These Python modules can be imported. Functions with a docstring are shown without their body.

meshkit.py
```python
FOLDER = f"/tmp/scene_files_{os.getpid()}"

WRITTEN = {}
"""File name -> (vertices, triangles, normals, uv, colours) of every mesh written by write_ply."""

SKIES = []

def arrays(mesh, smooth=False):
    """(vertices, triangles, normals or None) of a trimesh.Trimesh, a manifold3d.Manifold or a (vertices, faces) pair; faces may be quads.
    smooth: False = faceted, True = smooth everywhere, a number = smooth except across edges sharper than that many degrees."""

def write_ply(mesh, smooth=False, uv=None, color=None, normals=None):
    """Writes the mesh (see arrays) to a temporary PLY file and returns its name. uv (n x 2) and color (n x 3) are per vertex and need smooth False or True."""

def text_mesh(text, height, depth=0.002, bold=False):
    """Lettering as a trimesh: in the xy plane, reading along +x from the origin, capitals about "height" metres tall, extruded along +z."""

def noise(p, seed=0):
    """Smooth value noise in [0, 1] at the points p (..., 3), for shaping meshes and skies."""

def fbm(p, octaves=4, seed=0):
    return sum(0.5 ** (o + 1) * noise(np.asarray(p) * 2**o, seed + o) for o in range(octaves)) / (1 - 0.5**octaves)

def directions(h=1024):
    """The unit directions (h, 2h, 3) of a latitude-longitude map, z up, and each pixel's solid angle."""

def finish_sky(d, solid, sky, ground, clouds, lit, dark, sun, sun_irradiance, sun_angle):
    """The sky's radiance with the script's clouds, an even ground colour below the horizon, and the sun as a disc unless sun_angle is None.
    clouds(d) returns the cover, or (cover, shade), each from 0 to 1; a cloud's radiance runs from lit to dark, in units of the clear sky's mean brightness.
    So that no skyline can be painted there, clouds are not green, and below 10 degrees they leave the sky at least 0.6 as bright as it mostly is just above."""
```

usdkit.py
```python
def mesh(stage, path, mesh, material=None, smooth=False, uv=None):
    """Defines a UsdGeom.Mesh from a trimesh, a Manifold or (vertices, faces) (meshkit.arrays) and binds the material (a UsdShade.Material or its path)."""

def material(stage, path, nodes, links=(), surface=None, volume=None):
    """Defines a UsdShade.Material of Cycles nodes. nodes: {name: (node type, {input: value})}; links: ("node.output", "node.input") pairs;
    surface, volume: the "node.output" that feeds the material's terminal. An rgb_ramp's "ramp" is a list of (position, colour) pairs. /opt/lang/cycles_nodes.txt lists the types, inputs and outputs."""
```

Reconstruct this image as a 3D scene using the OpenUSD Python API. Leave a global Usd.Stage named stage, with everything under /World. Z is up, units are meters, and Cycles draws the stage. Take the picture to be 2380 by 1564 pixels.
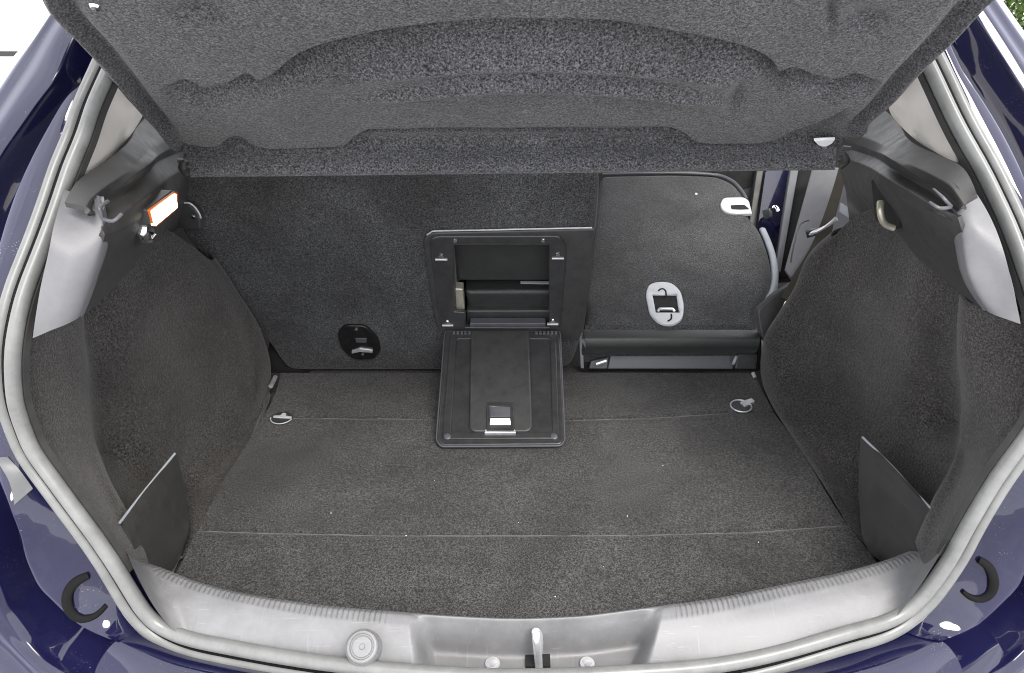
import math, random
import numpy as np, trimesh, shapely
from shapely.geometry import Polygon, Point, LineString
from scipy.interpolate import PchipInterpolator, CubicSpline
from pxr import Usd, UsdGeom, UsdLux, UsdShade, Gf, Sdf
import usdkit, meshkit

stage = Usd.Stage.CreateInMemory()
UsdGeom.SetStageUpAxis(stage, UsdGeom.Tokens.z); UsdGeom.SetStageMetersPerUnit(stage, 1.0)
UsdGeom.Xform.Define(stage, '/World'); UsdGeom.Scope.Define(stage, '/World/Looks')
rng = np.random.default_rng(7); random.seed(7)

# ------------------------------------------------------------------ camera, sky, light
F, W_, H_ = 1650.0, 2380.0, 1564.0          # focal length and picture size in picture units
TH = math.atan(982 / F); CZ = 1.35
EXPOSURE = 1.42
SUN_EL, SUN_AZ = math.radians(58), math.radians(150)   # azimuth from +y towards +x
SKY_STRENGTH, SUN_INT, SUN_ANGLE = 0.15, 0.40, 25.0

cam = UsdGeom.Camera.Define(stage, '/World/camera')
cam.AddTranslateOp().Set(Gf.Vec3d(0, 0, CZ)); cam.AddRotateXOp().Set(90 - math.degrees(TH))
cam.CreateHorizontalApertureAttr(36.0); cam.CreateVerticalApertureAttr(36.0 * 673 / 1024)
cam.CreateFocalLengthAttr(36.0 * F / W_); cam.CreateClippingRangeAttr(Gf.Vec2f(0.01, 500))
cam.GetPrim().GetAttribute('exposure').Set(EXPOSURE) if cam.GetPrim().GetAttribute('exposure') else cam.CreateExposureAttr(EXPOSURE)

M = {}
def mat(name, nodes, links, surface, volume=None):
    M[name] = usdkit.material(stage, '/World/Looks/' + name, nodes, links, surface, volume); return M[name]

sdir = np.array([math.sin(SUN_AZ) * math.cos(SUN_EL), math.cos(SUN_AZ) * math.cos(SUN_EL), math.sin(SUN_EL)])
mat('sky_look', {
    'sky': ('sky_texture', {'sky_type': 'single_scattering', 'sun_disc': False, 'sun_elevation': SUN_EL, 'sun_rotation': math.atan2(sdir[0], sdir[1])}),
    'tc': ('texture_coordinate', {}),
    'map': ('mapping', {'scale': (1.6, 1.6, 4.0)}),
    'n': ('noise_texture', {'scale': 2.2, 'detail': 6.0, 'roughness': 0.58, 'distortion': 0.4}),
    'r': ('rgb_ramp', {'ramp': [(.34, (.72, .72, .72)), (.58, (.97, .97, .97))]}),
    'mx': ('mix', {'mix_type': 'mix', 'color2': (7.2, 7.2, 7.35)}),
    'bg': ('background_shader', {'strength': SKY_STRENGTH})},
    [('tc.generated', 'map.vector'), ('map.vector', 'n.vector'), ('n.fac', 'r.fac'), ('r.color', 'mx.fac'), ('sky.color', 'mx.color1'), ('mx.color', 'bg.color')], 'bg.background')
dome = UsdLux.DomeLight.Define(stage, '/World/sky')
UsdShade.MaterialBindingAPI.Apply(dome.GetPrim()).Bind(M['sky_look'])
dome.GetPrim().SetCustomDataByKey('kind', 'structure')
sun = UsdLux.DistantLight.Define(stage, '/World/sun')
sun.CreateIntensityAttr(SUN_INT); sun.CreateAngleAttr(SUN_ANGLE); sun.CreateColorAttr(Gf.Vec3f(1.0, 0.95, 0.88)); sun.CreateNormalizeAttr(True)
_z = Gf.Vec3d(0, 0, 1); sun.AddOrientOp().Set(Gf.Quatf(Gf.Rotation(_z, Gf.Vec3d(*map(float, sdir))).GetQuat()))

# ------------------------------------------------------------------ rays: where a line of sight meets a real surface
FW = np.array([0, math.cos(TH), -math.sin(TH)]); UP = np.array([0, math.sin(TH), math.cos(TH)]); RT = np.array([1.0, 0, 0])
CAM = np.array([0, 0, CZ])
def ray(px, py): return FW + RT * (px - 1190) / F - UP * (py - 782) / F
def at(px, py, x=None, y=None, z=None, d=None):
    r = ray(px, py)
    t = d if d is not None else (y / r[1] if y is not None else ((z - CZ) / r[2] if z is not None else x / r[0]))
    return CAM + t * r
_tz = [0.1, .3, .45, .565, .7, .8, .93, 1.05, 1.2, 1.35, 1.6]; _ty = [-.14, -.10, -.04, 0, .012, .03, .06, .17, .33, .50, .80]
_tab = PchipInterpolator(_tz, _ty)
def Yh(x, z): return .515 + .3 * x * x + float(_tab(min(max(z, .1), 1.6)))       # the surface that the tailgate opening lies in
def hs(px, py, off=0.0):
    r = ray(px, py); lo = None
    f = lambda t: (CAM + t * r)[1] - Yh((CAM + t * r)[0], (CAM + t * r)[2]) - off
    ts = np.linspace(.25, 2.2, 120); v = [f(t) for t in ts]
    for i in range(119):
        if v[i] <= 0 < v[i + 1]:
            a, b = ts[i], ts[i + 1]
            for _ in range(40):
                m = (a + b) / 2
                if f(m) > 0: b = m
                else: a = m
            return CAM + a * r
    return CAM + r * .8

# ------------------------------------------------------------------ prim helpers
LOC = {}
def uname(parent, name):
    p = parent + '/' + name; k = 0
    while stage.GetPrimAtPath(p): k += 1; p = f'{parent}/{name}_{k:03d}'
    return p
def meta(prim, label=None, cat=None, group=None, kind=None):
    for k, v in (('label', label), ('category', cat), ('group', group), ('kind', kind)):
        if v: prim.SetCustomDataByKey(k, v)
def thing(name, label, cat, loc=(0, 0, 0), group=None):
    p = uname('/World', name); x = UsdGeom.Xform.Define(stage, p); x.AddTranslateOp().Set(Gf.Vec3d(*map(float, loc)))
    LOC[p] = np.asarray(loc, float); meta(x.GetPrim(), label, cat, group); return p
def part(parent, name, mesh, material, smooth=35, label=None):
    p = uname(parent, name); top = '/'.join(p.split('/')[:3]); off = LOC.get(top, np.zeros(3))
    if not isinstance(mesh, trimesh.Trimesh):
        v, f, _ = meshkit.arrays(mesh); mesh = trimesh.Trimesh(v, f, process=False)
    mesh = trimesh.Trimesh(np.asarray(mesh.vertices) - off, mesh.faces, process=False); mesh.merge_vertices()
    m = usdkit.mesh(stage, p, mesh, M[material], smooth)
    meta(m.GetPrim(), label); return p
def top(name, mesh, material, label=None, cat=None, group=None, kind=None, smooth=35):
    p = part('/World', name, mesh, material, smooth); meta(stage.GetPrimAtPath(p), label, cat, group, kind); return p
def cat_(*ms): return trimesh.util.concatenate([m for m in ms])

# ------------------------------------------------------------------ mesh helpers
def curve(pts, n, kind='pchip'):
    p = np.asarray(pts, float)
    if len(p) == 2: return p[0] + np.linspace(0, 1, n)[:, None] * (p[1] - p[0])
    t = np.r_[0, np.cumsum(np.linalg.norm(np.diff(p, axis=0), axis=1) + 1e-9)]; t /= t[-1]
    return (PchipInterpolator(t, p, axis=0) if kind == 'pchip' else CubicSpline(t, p, axis=0, bc_type='natural'))(np.linspace(0, 1, n))
def gridmesh(V, closed_u=False, closed_v=False):
    a, b = V.shape[:2]; idx = np.arange(a * b).reshape(a, b); fs = []
    I = np.arange(a if closed_u else a - 1); J = np.arange(b if closed_v else b - 1)
    i, j = np.meshgrid(I, J, indexing='ij'); i2, j2 = (i + 1) % a, (j + 1) % b
    q = np.stack([idx[i, j], idx[i2, j], idx[i2, j2], idx[i, j2]], -1).reshape(-1, 4)
    f = np.vstack([q[:, [0, 1, 2]], q[:, [0, 2, 3]]])
    return trimesh.Trimesh(V.reshape(-1, 3), f, process=False)
def gnormals(V):
    du = np.gradient(V, axis=0); dv = np.gradient(V, axis=1); n = np.cross(du, dv)
    return n / np.maximum(np.linalg.norm(n, axis=2, keepdims=True), 1e-12)
def loftgrid(rows, nu, nv, kind='pchip'):
    R = np.stack([curve(r, nu, kind) for r in rows])           # rows x nu x 3
    if len(R) == 1: return R
    w = np.linalg.norm(np.diff(R, axis=0), axis=2).mean(1); t = np.r_[0, np.cumsum(w + 1e-9)]; t /= t[-1]
    tt = np.linspace(0, 1, nv)
    if len(R) == 2: return R[0][None] + tt[:, None, None] * (R[1] - R[0])[None]
    return (PchipInterpolator(t, R, axis=0) if kind == 'pchip' else CubicSpline(t, R, axis=0, bc_type='natural'))(tt)
def foldgrid(rows, nu, per=7):
    R = np.stack([curve(q_, nu) for q_ in rows]); out = []
    for a_, b_ in zip(R[:-1], R[1:]):
        for t_ in np.r_[0, .06, np.linspace(.12, .88, per - 4), .94]: out.append(a_ + (b_ - a_) * t_)
    V = np.array(out + [R[-1]]); W = V.copy()
    for _ in range(2): W[1:-1] = (W[:-2] + 2 * W[1:-1] + W[2:]) / 4
    return W
def soften(V, n=9):
    for _ in range(n): V[1:-1] = (V[:-2] + 2 * V[1:-1] + V[2:]) / 4
    return V
def solid(V, th):
    """closed shell of a grid: th metres thick on the far side from the camera"""
    n = gnormals(V); c = V.reshape(-1, 3).mean(0); mid = n[V.shape[0] // 2, V.shape[1] // 2]
    if np.dot(mid, CAM - c) < 0: n = -n
    B = V - n * th; a, b = V.shape[:2]
    m1 = gridmesh(V); m2 = gridmesh(B); m2.invert()
    idx = np.arange(a * b).reshape(a, b); loop = np.r_[idx[0, :-1], idx[:-1, -1], idx[-1, :0:-1], idx[:0:-1, 0]]
    nl = np.roll(loop, -1); N = a * b
    side = np.vstack([np.c_[loop, nl, nl + N], np.c_[loop, nl + N, loop + N]])
    v = np.vstack([V.reshape(-1, 3), B.reshape(-1, 3)])
    return trimesh.Trimesh(v, np.vstack([m1.faces, m2.faces + N, side]), process=False)
def tube(path, r, n=10, closed=False, r2=None, upv=None, caps=True):
    P = np.asarray(path, float); k = len(P)
    T = (np.roll(P, -1, 0) - np.roll(P, 1, 0)) if closed else np.gradient(P, axis=0)
    T /= np.maximum(np.linalg.norm(T, axis=1, keepdims=True), 1e-12)
    u = np.asarray(upv if upv is not None else (0.3, -1, 0.4), float); U = []
    for i in range(k):
        u0 = u if np.ndim(u) == 1 else u[i]
        q = u0 - T[i] * np.dot(u0, T[i]); 
        if np.linalg.norm(q) < 1e-6: q = np.cross(T[i], [1, 0, 0])
        U.append(q / np.linalg.norm(q))
    U = np.array(U); B = np.cross(T, U); rr = np.broadcast_to(r, (k,)); rb = rr if r2 is None else np.broadcast_to(r2, (k,))
    a = np.linspace(0, 2 * math.pi, n, endpoint=False)
    V = P[:, None] + U[:, None] * (np.cos(a)[None, :, None] * rr[:, None, None]) + B[:, None] * (np.sin(a)[None, :, None] * rb[:, None, None])
    m = gridmesh(V, closed_u=closed, closed_v=True)
    if not closed and caps:
        v = np.vstack([m.vertices, P[0], P[-1]]); o = k * n; f = [m.faces]
        j = np.arange(n); j2 = (j + 1) % n
        f.append(np.c_[j2, j, np.full(n, o)]); f.append(np.c_[(k - 1) * n + j, (k - 1) * n + j2, np.full(n, o + 1)])
        m = trimesh.Trimesh(v, np.vstack(f), process=False)
    return m
class Plane:
    def __init__(s, o, e1, e2):
        s.o = np.asarray(o, float); s.e1 = np.asarray(e1, float) / np.linalg.norm(e1); e2 = np.asarray(e2, float)
        e2 = e2 - s.e1 * np.dot(e2, s.e1); s.e2 = e2 / np.linalg.norm(e2); s.n = np.cross(s.e1, s.e2)
        if np.dot(s.n, CAM - s.o) < 0: s.n = -s.n
    def uv(s, px, py, d=0.0):
        r = ray(px, py); t = np.dot(s.o + s.n * d - CAM, s.n) / np.dot(r, s.n); p = CAM + t * r - s.o
        return np.array([p @ s.e1, p @ s.e2])
    def P(s, u, v, d=0.0): return s.o + s.e1 * u + s.e2 * v + s.n * d
    def at(s, px, py, d=0.0): u = s.uv(px, py, d); return s.P(*u, d)
    def poly(s, pts, d=0.0): return [s.uv(*p, d) for p in pts]
def rounded(pts, r, seg=6):
    """polygon with rounded corners (r a number or one per corner)"""
    p = [np.asarray(q, float) for q in pts]; n = len(p); out = []; rs = r if np.ndim(r) else [r] * n
    for i in range(n):
        a, b, c = p[i - 1], p[i], p[(i + 1) % n]; v1, v2 = a - b, c - b; l1, l2 = np.linalg.norm(v1), np.linalg.norm(v2)
        k = min(rs[i], l1 * .48, l2 * .48)
        if k < 1e-6: out.append(b); continue
        s_, e_ = b + v1 / l1 * k, b + v2 / l2 * k
        for t in np.linspace(0, 1, seg): out.append((1 - t) ** 2 * s_ + 2 * t * (1 - t) * b + t * t * e_)
    return np.array(out)
def ccw(p): return p if shapely.LinearRing(p).is_ccw else p[::-1]
def inset(p, d):
    p = np.asarray(p); a = np.roll(p, 1, 0); c = np.roll(p, -1, 0)
    e1 = p - a; e2 = c - p; e1 /= np.maximum(np.linalg.norm(e1, axis=1, keepdims=True), 1e-12); e2 /= np.maximum(np.linalg.norm(e2, axis=1, keepdims=True), 1e-12)
    n1 = np.c_[-e1[:, 1], e1[:, 0]]; n2 = np.c_[-e2[:, 1], e2[:, 0]]; m = n1 + n2; l = np.maximum((m * m).sum(1, keepdims=True), .5)
    return p + 2 * d * m / l
def slab(pl, outer, d0, d1, bev=.002, holes=()):
    """bevelled plate in plane pl: outline(s) in uv, from depth d0 (hidden side) to d1 (camera side)"""
    rings = [(ccw(np.asarray(outer, float)), 1)] + [(ccw(np.asarray(h, float)), -1) for h in holes]
    lv = [(d0, 0), (d1 - bev, 0), (d1 - bev * .62, bev * .08), (d1 - bev * .29, bev * .29), (d1 - bev * .08, bev * .62), (d1, bev)] if bev > 0 else [(d0, 0), (d1, 0)]
    V, Fc, base = [], [], 0; toprings = []
    for p, s in rings:
        n = len(p)
        for k, (d, i) in enumerate(lv):
            q = inset(p, i * s); V += [pl.P(a, b, d) for a, b in q]
            if k:
                j = np.arange(n); j2 = (j + 1) % n; o1, o2 = base + (k - 1) * n, base + k * n
                Fc += list(np.c_[o1 + j, o1 + j2, o2 + j2]) + list(np.c_[o1 + j, o2 + j2, o2 + j])
        toprings.append(q); base += n * len(lv)
    for rr, d in ((toprings, d1), ([r[0] for r in rings], d0)):
        pg = Polygon(rr[0], [h for h in rr[1:]])
        if not pg.is_valid: pg = pg.buffer(0)
        for g in getattr(pg, 'geoms', [pg]):
            v2, f2 = trimesh.creation.triangulate_polygon(g, engine='earcut')
            V += [pl.P(a, b, d) for a, b in v2[:, :2]]; Fc += list(np.asarray(f2) + base); base += len(v2)
    m = trimesh.Trimesh(np.array(V), np.array(Fc), process=False); m.merge_vertices(); m.fix_normals(); return m
def fitplane(pts):
    p = np.asarray(pts, float); c = p.mean(0); u, s, vt = np.linalg.svd(p - c); return Plane(c, vt[0], vt[1])
def panel(pts3, th, bev=.002, r=0.0, d1=0.0):
    pl = fitplane(pts3); uv = [((np.asarray(p) - pl.o) @ pl.e1, (np.asarray(p) - pl.o) @ pl.e2) for p in pts3]
    return slab(pl, rounded(uv, r) if r else np.array(uv), d1 - th, d1, bev)
def disc(pl, c, prof, n=32, d=0.0):
    """lathe about the plane's normal: prof = (radius, depth) pairs"""
    a = np.linspace(0, 2 * math.pi, n, endpoint=False)
    V = np.array([[pl.P(c[0] + r * math.cos(t), c[1] + r * math.sin(t), d + h) for t in a] for r, h in prof]); m = gridmesh(V, closed_v=True); m.fix_normals(); return m
def capsule(cx, cy, w, h, n=10):
    """upright stadium outline"""
    r = w / 2; k = h / 2 - r; a = np.linspace(0, math.pi, n)
    return np.array([(cx + r * math.cos(t), cy + k + r * math.sin(t)) for t in a] + [(cx - r * math.cos(t), cy - k - r * math.sin(t)) for t in a])
def sstep(x): x = np.clip(x, 0, 1); return x * x * (3 - 2 * x)

# ------------------------------------------------------------------ materials
def plain(name, col, rough=.5, metal=0.0, coat=0.0, bump=0.0, bscale=600, spec=.5, emit=None, var=0.12):
    nodes = {'g': ('geometry', {}), 'n': ('noise_texture', {'scale': 38.0, 'detail': 5.0, 'roughness': .65}),
             'r': ('rgb_ramp', {'ramp': [(.25, tuple(c * (1 - var) for c in col)), (.75, tuple(min(1, c * (1 + var)) for c in col))]}),
             'rr': ('rgb_ramp', {'ramp': [(.3, (rough * .85,) * 3), (.7, (min(1, rough * 1.2),) * 3)]}),
             'p': ('principled_bsdf', {'metallic': metal, 'coat_weight': coat, 'coat_roughness': .03, 'specular_ior_level': spec})}
    links = [('g.position', 'n.vector'), ('n.fac', 'r.fac'), ('r.color', 'p.base_color'), ('n.fac', 'rr.fac'), ('rr.color', 'p.roughness')]
    if emit: nodes['p'][1].update({'emission_color': emit[0], 'emission_strength': emit[1]})
    if bump:
        nodes['bn'] = ('noise_texture', {'scale': float(bscale), 'detail': 2.0}); nodes['b'] = ('bump', {'strength': 1.0, 'distance': bump})
        links += [('g.position', 'bn.vector'), ('bn.fac', 'b.height'), ('b.normal', 'p.normal')]
    return mat(name, nodes, links, 'p.BSDF')
def fabric(name, dark, light, scale, lo=.35, hi=.68, bump=.0012, sheen=.14, blot=.25, stretch=(1, 1, 1)):
    """pile or felt: mixed dark and pale fibres, uneven in broad patches"""
    return mat(name, {
        'g': ('geometry', {}), 'mp': ('mapping', {'scale': stretch}),
        'n': ('noise_texture', {'scale': float(scale), 'detail': 1.5, 'roughness': .6}),
        'v': ('noise_texture', {'scale': float(scale) * 1.9, 'detail': 0.0}),
        'a': ('mix_float', {'fac': .35}),
        'r': ('rgb_ramp', {'ramp': [(lo, dark), ((lo + hi) / 2, tuple((a * .6 + b * .4) for a, b in zip(dark, light))), (hi, light)]}),
        'bl': ('noise_texture', {'scale': 7.0, 'detail': 7.0, 'roughness': .62, 'distortion': .6}),
        'br': ('rgb_ramp', {'ramp': [(.34, (1 - blot,) * 3), (.64, (1.0,) * 3)]}),
        'mx': ('mix', {'mix_type': 'multiply', 'fac': 1.0}),
        'b': ('bump', {'strength': 1.0, 'distance': bump}),
        'p': ('principled_bsdf', {'roughness': .95, 'specular_ior_level': .15, 'sheen_weight': sheen, 'sheen_roughness': .6, 'sheen_tint': (1.0, .97, .95)})},
        [('g.position', 'mp.vector'), ('mp.vector', 'n.vector'), ('mp.vector', 'v.vector'), ('g.position', 'bl.vector'), ('n.fac', 'a.a'), ('v.fac', 'a.b'), ('a.result', 'r.fac'),
         ('bl.fac', 'br.fac'), ('r.color', 'mx.color1'), ('br.color', 'mx.color2'), ('mx.color', 'p.base_color'), ('a.result', 'b.height'), ('b.normal', 'p.normal')], 'p.BSDF')
fabric('boot_carpet', (.011, .011, .0112), (.122, .120, .118), 360, blot=.42)
fabric('side_carpet', (.009, .0085, .008), (.104, .098, .093), 360, blot=.36)
fabric('seat_carpet', (.0105, .0107, .011), (.120, .122, .126), 360, blot=.48)
fabric('shelf_felt', (.014, .014, .015), (.172, .172, .184), 350, lo=.36, hi=.68, bump=.0018, sheen=.16, blot=.25)
mat('grey_trim', {
    'g': ('geometry', {}), 'm1': ('mapping', {'scale': (14.0, 420.0, 300.0), 'rotation': (0, 0, .25)}), 'm2': ('mapping', {'scale': (300.0, 18.0, 30.0), 'rotation': (0, 0, -.35)}),
    's1': ('noise_texture', {'scale': 1.0, 'detail': 3.0}), 's2': ('noise_texture', {'scale': 1.0, 'detail': 3.0}), 'n': ('noise_texture', {'scale': 22.0, 'detail': 7.0, 'roughness': .7}), 'f': ('noise_texture', {'scale': 1400.0}),
    'r1': ('rgb_ramp', {'ramp': [(.66, (0, 0, 0)), (.72, (.5, .5, .5))]}), 'r2': ('rgb_ramp', {'ramp': [(.66, (0, 0, 0)), (.72, (.4, .4, .4))]}),
    'r': ('rgb_ramp', {'ramp': [(.3, (.145, .145, .148)), (.7, (.20, .20, .205))]}), 'rr': ('rgb_ramp', {'ramp': [(.3, (.34,) * 3), (.7, (.56,) * 3)]}),
    'a': ('mix', {'color2': (.26, .26, .265)}), 'b2': ('mix', {'color2': (.25, .25, .255)}), 'b': ('bump', {'distance': .0002}), 'p': ('principled_bsdf', {})},
    [('g.position', 'm1.vector'), ('g.position', 'm2.vector'), ('m1.vector', 's1.vector'), ('m2.vector', 's2.vector'), ('g.position', 'n.vector'), ('g.position', 'f.vector'), ('s1.fac', 'r1.fac'), ('s2.fac', 'r2.fac'),
     ('n.fac', 'r.fac'), ('n.fac', 'rr.fac'), ('r.color', 'a.color1'), ('r1.color', 'a.fac'), ('a.color', 'b2.color1'), ('r2.color', 'b2.fac'), ('b2.color', 'p.base_color'), ('rr.color', 'p.roughness'), ('f.fac', 'b.height'), ('b.normal', 'p.normal')], 'p.BSDF')
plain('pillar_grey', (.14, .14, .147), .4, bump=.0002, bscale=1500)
plain('black_plastic', (.036, .036, .036), .36, bump=.00025, bscale=1300, var=.2)
plain('dark_trim', (.035, .034, .033), .5, bump=.0003, bscale=1200, var=.2)
plain('gloss_black', (.030, .030, .031), .25, var=.2)
plain('deep_black', (.005, .005, .005), .3)
plain('vinyl', (.022, .0225, .022), .4, bump=.0006, bscale=500)
plain('rubber', (.165, .167, .163), .32, var=.18)
plain('dark_rubber', (.006, .006, .006), .8, spec=.15)
plain('beige_trim', (.74, .70, .65), .6, bump=.0002, bscale=1500, var=.04)
plain('satin_metal', (.72, .72, .74), .32, metal=.75, var=.06)
plain('silver_plastic', (.52, .53, .55), .35, metal=.15, var=.05)
plain('chrome', (.8, .8, .82), .12, metal=1.0)
plain('white_plastic', (.8, .8, .8), .4)
plain('cream_metal', (.5, .47, .38), .35, metal=.6)
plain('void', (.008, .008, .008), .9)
plain('belt_web', (.03, .026, .018), .7, bump=.0006, bscale=900)
plain('seat_side', (.30, .32, .35), .6)
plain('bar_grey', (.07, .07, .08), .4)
plain('lens_lit', (.9, .88, .8), .3, emit=((1.0, .90, .72), 2.6))
plain('amber', (.55, .12, .02), .3, emit=((1.0, .25, .04), .02))
plain('light_paint', (.80, .80, .78), .7)
plain('lint_white', (.8, .8, .78), .9)
plain('lamp_smoke', (.085, .088, .095), .4)
mat('navy_paint', {
    'g': ('geometry', {}), 'n': ('noise_texture', {'scale': 950.0, 'detail': 2.0}), 'r': ('rgb_ramp', {'ramp': [(.62, (.006, .006, .026)), (.82, (.022, .022, .08))]}),
    'd': ('noise_texture', {'scale': 16.0, 'detail': 8.0, 'roughness': .75}), 'dr': ('rgb_ramp', {'ramp': [(.5, (.06,) * 3), (.8, (.25,) * 3)]}),
    'w': ('voronoi_texture', {'scale': 330.0}), 'wr': ('rgb_ramp', {'ramp': [(.10, (1, 1, 1)), (.16, (0, 0, 0))]}),
    'dm': ('math', {'math_type': 'multiply'}), 'dd': ('rgb_ramp', {'ramp': [(.52, (0, 0, 0)), (.62, (.8, .8, .8))]}),
    'mx': ('mix', {'color2': (.33, .31, .30)}), 'p': ('principled_bsdf', {'metallic': 0.0, 'coat_weight': 1.0, 'coat_roughness': .02, 'specular_ior_level': .15})},
    [('g.position', 'n.vector'), ('g.position', 'd.vector'), ('g.position', 'w.vector'), ('n.fac', 'r.fac'), ('d.fac', 'dr.fac'), ('dr.color', 'p.roughness'), ('w.distance', 'wr.fac'),
     ('d.fac', 'dd.fac'), ('wr.color', 'dm.value1'), ('dd.color', 'dm.value2'), ('dm.value', 'mx.fac'), ('r.color', 'mx.color1'), ('mx.color', 'p.base_color')], 'p.BSDF')
mat('ground_look', {
    'g': ('geometry', {}), 'n': ('noise_texture', {'scale': 3.0, 'detail': 8.0, 'roughness': .65}), 'f': ('noise_texture', {'scale': 140.0, 'detail': 3.0}),
    'r': ('rgb_ramp', {'ramp': [(.3, (.30, .30, .31)), (.7, (.44, .44, .45))]}), 'fr': ('rgb_ramp', {'ramp': [(.3, (.75,) * 3), (.7, (1.1,) * 3)]}),
    'mx': ('mix', {'mix_type': 'multiply', 'fac': 1.0}), 'b': ('bump', {'distance': .004}), 'p': ('principled_bsdf', {'roughness': .85})},
    [('g.position', 'n.vector'), ('g.position', 'f.vector'), ('n.fac', 'r.fac'), ('f.fac', 'fr.fac'), ('r.color', 'mx.color1'), ('fr.color', 'mx.color2'), ('mx.color', 'p.base_color'), ('f.fac', 'b.height'), ('b.normal', 'p.normal')], 'p.BSDF')
mat('leaf_look', {
    'g': ('geometry', {}), 'r': ('rgb_ramp', {'ramp': [(0, (.045, .085, .015)), (.6, (.10, .17, .035)), (1, (.20, .24, .09))]}),
    'p': ('principled_bsdf', {'roughness': .5}), 't': ('translucent_bsdf', {'color': (.16, .24, .04)}), 'm': ('mix_closure', {'fac': .25})},
    [('g.random_per_island', 'r.fac'), ('r.color', 'p.base_color'), ('p.BSDF', 'm.closure1'), ('t.BSDF', 'm.closure2')], 'm.closure')

# ------------------------------------------------------------------ surroundings
def box(lo, hi): lo, hi = np.array(lo, float), np.array(hi, float); return trimesh.creation.box(extents=hi - lo, transform=trimesh.transformations.translation_matrix((lo + hi) / 2))
gx = np.linspace(-60, 60, 2); top('ground', gridmesh(np.array([[(x, y, 0) for x in (-60, 60)] for y in (-60, 60)], float)), 'ground_look', kind='structure')
t = thing('wall', 'white rendered wall with a painted shadow line at its foot behind the car, at the upper left', 'wall', (-5.6, 8.3, 0))
part(t, 'wall_face', box((-12, 8.35, .05), (-3.2, 8.55, 2.8)), 'light_paint'); part(t, 'base_shadow', box((-12, 8.32, 0), (-3.2, 8.58, .05)), 'black_plastic')  # thin black strip paints the shadow line at the wall foot
t = thing('kerb', 'pale stone kerb in front of the green hedge', 'kerb', (6.5, 7.9, 0))
part(t, 'kerb_stone', box((4.6, 7.7, 0), (7.2, 7.95, .13)), 'light_paint'); part(t, 'kerb_stone', box((7.21, 7.7, 0), (10, 7.95, .128)), 'light_paint')
P = []
for k in range(30000):
    c = np.array([rng.uniform(4.3, 9.5), 8.1 + rng.random() ** 1.6 * 1.5, rng.uniform(.05, 2.2)])
    if meshkit.noise(c[None] * 2.6)[0] < -.12: continue
    P.append(c)
P = np.array(P); n = len(P); s = rng.uniform(.025, .06, n)[:, None]
a = rng.normal(size=(n, 3)); a /= np.linalg.norm(a, axis=1, keepdims=True); b = np.cross(a, rng.normal(size=(n, 3))); b /= np.linalg.norm(b, axis=1, keepdims=True)
V = np.stack([P - a * s, P + b * s * .45, P + a * s, P - b * s * .45], 1).reshape(-1, 3); q = np.arange(n)[:, None] * 4
t = thing('hedge', 'leafy green hedge beyond the open boot, at the upper right', 'hedge', (6.5, 8.6, 0))
part(t, 'foliage', trimesh.Trimesh(V, np.vstack([q + [0, 1, 2], q + [0, 2, 3]]), process=False), 'leaf_look', smooth=False)
part(t, 'stem', cat_(*[tube([(x, 8.7, 0), (x + .1, 8.75, .8), (x - .05, 8.8, 1.7)], .02, 6) for x in np.arange(4.6, 9.4, .45)]), 'belt_web')

# ================================================================== the car
car = thing('car', 'dark blue hatchback seen into its open boot, with pale sill and rubber seal', 'car', (0, .52, 0))

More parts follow.
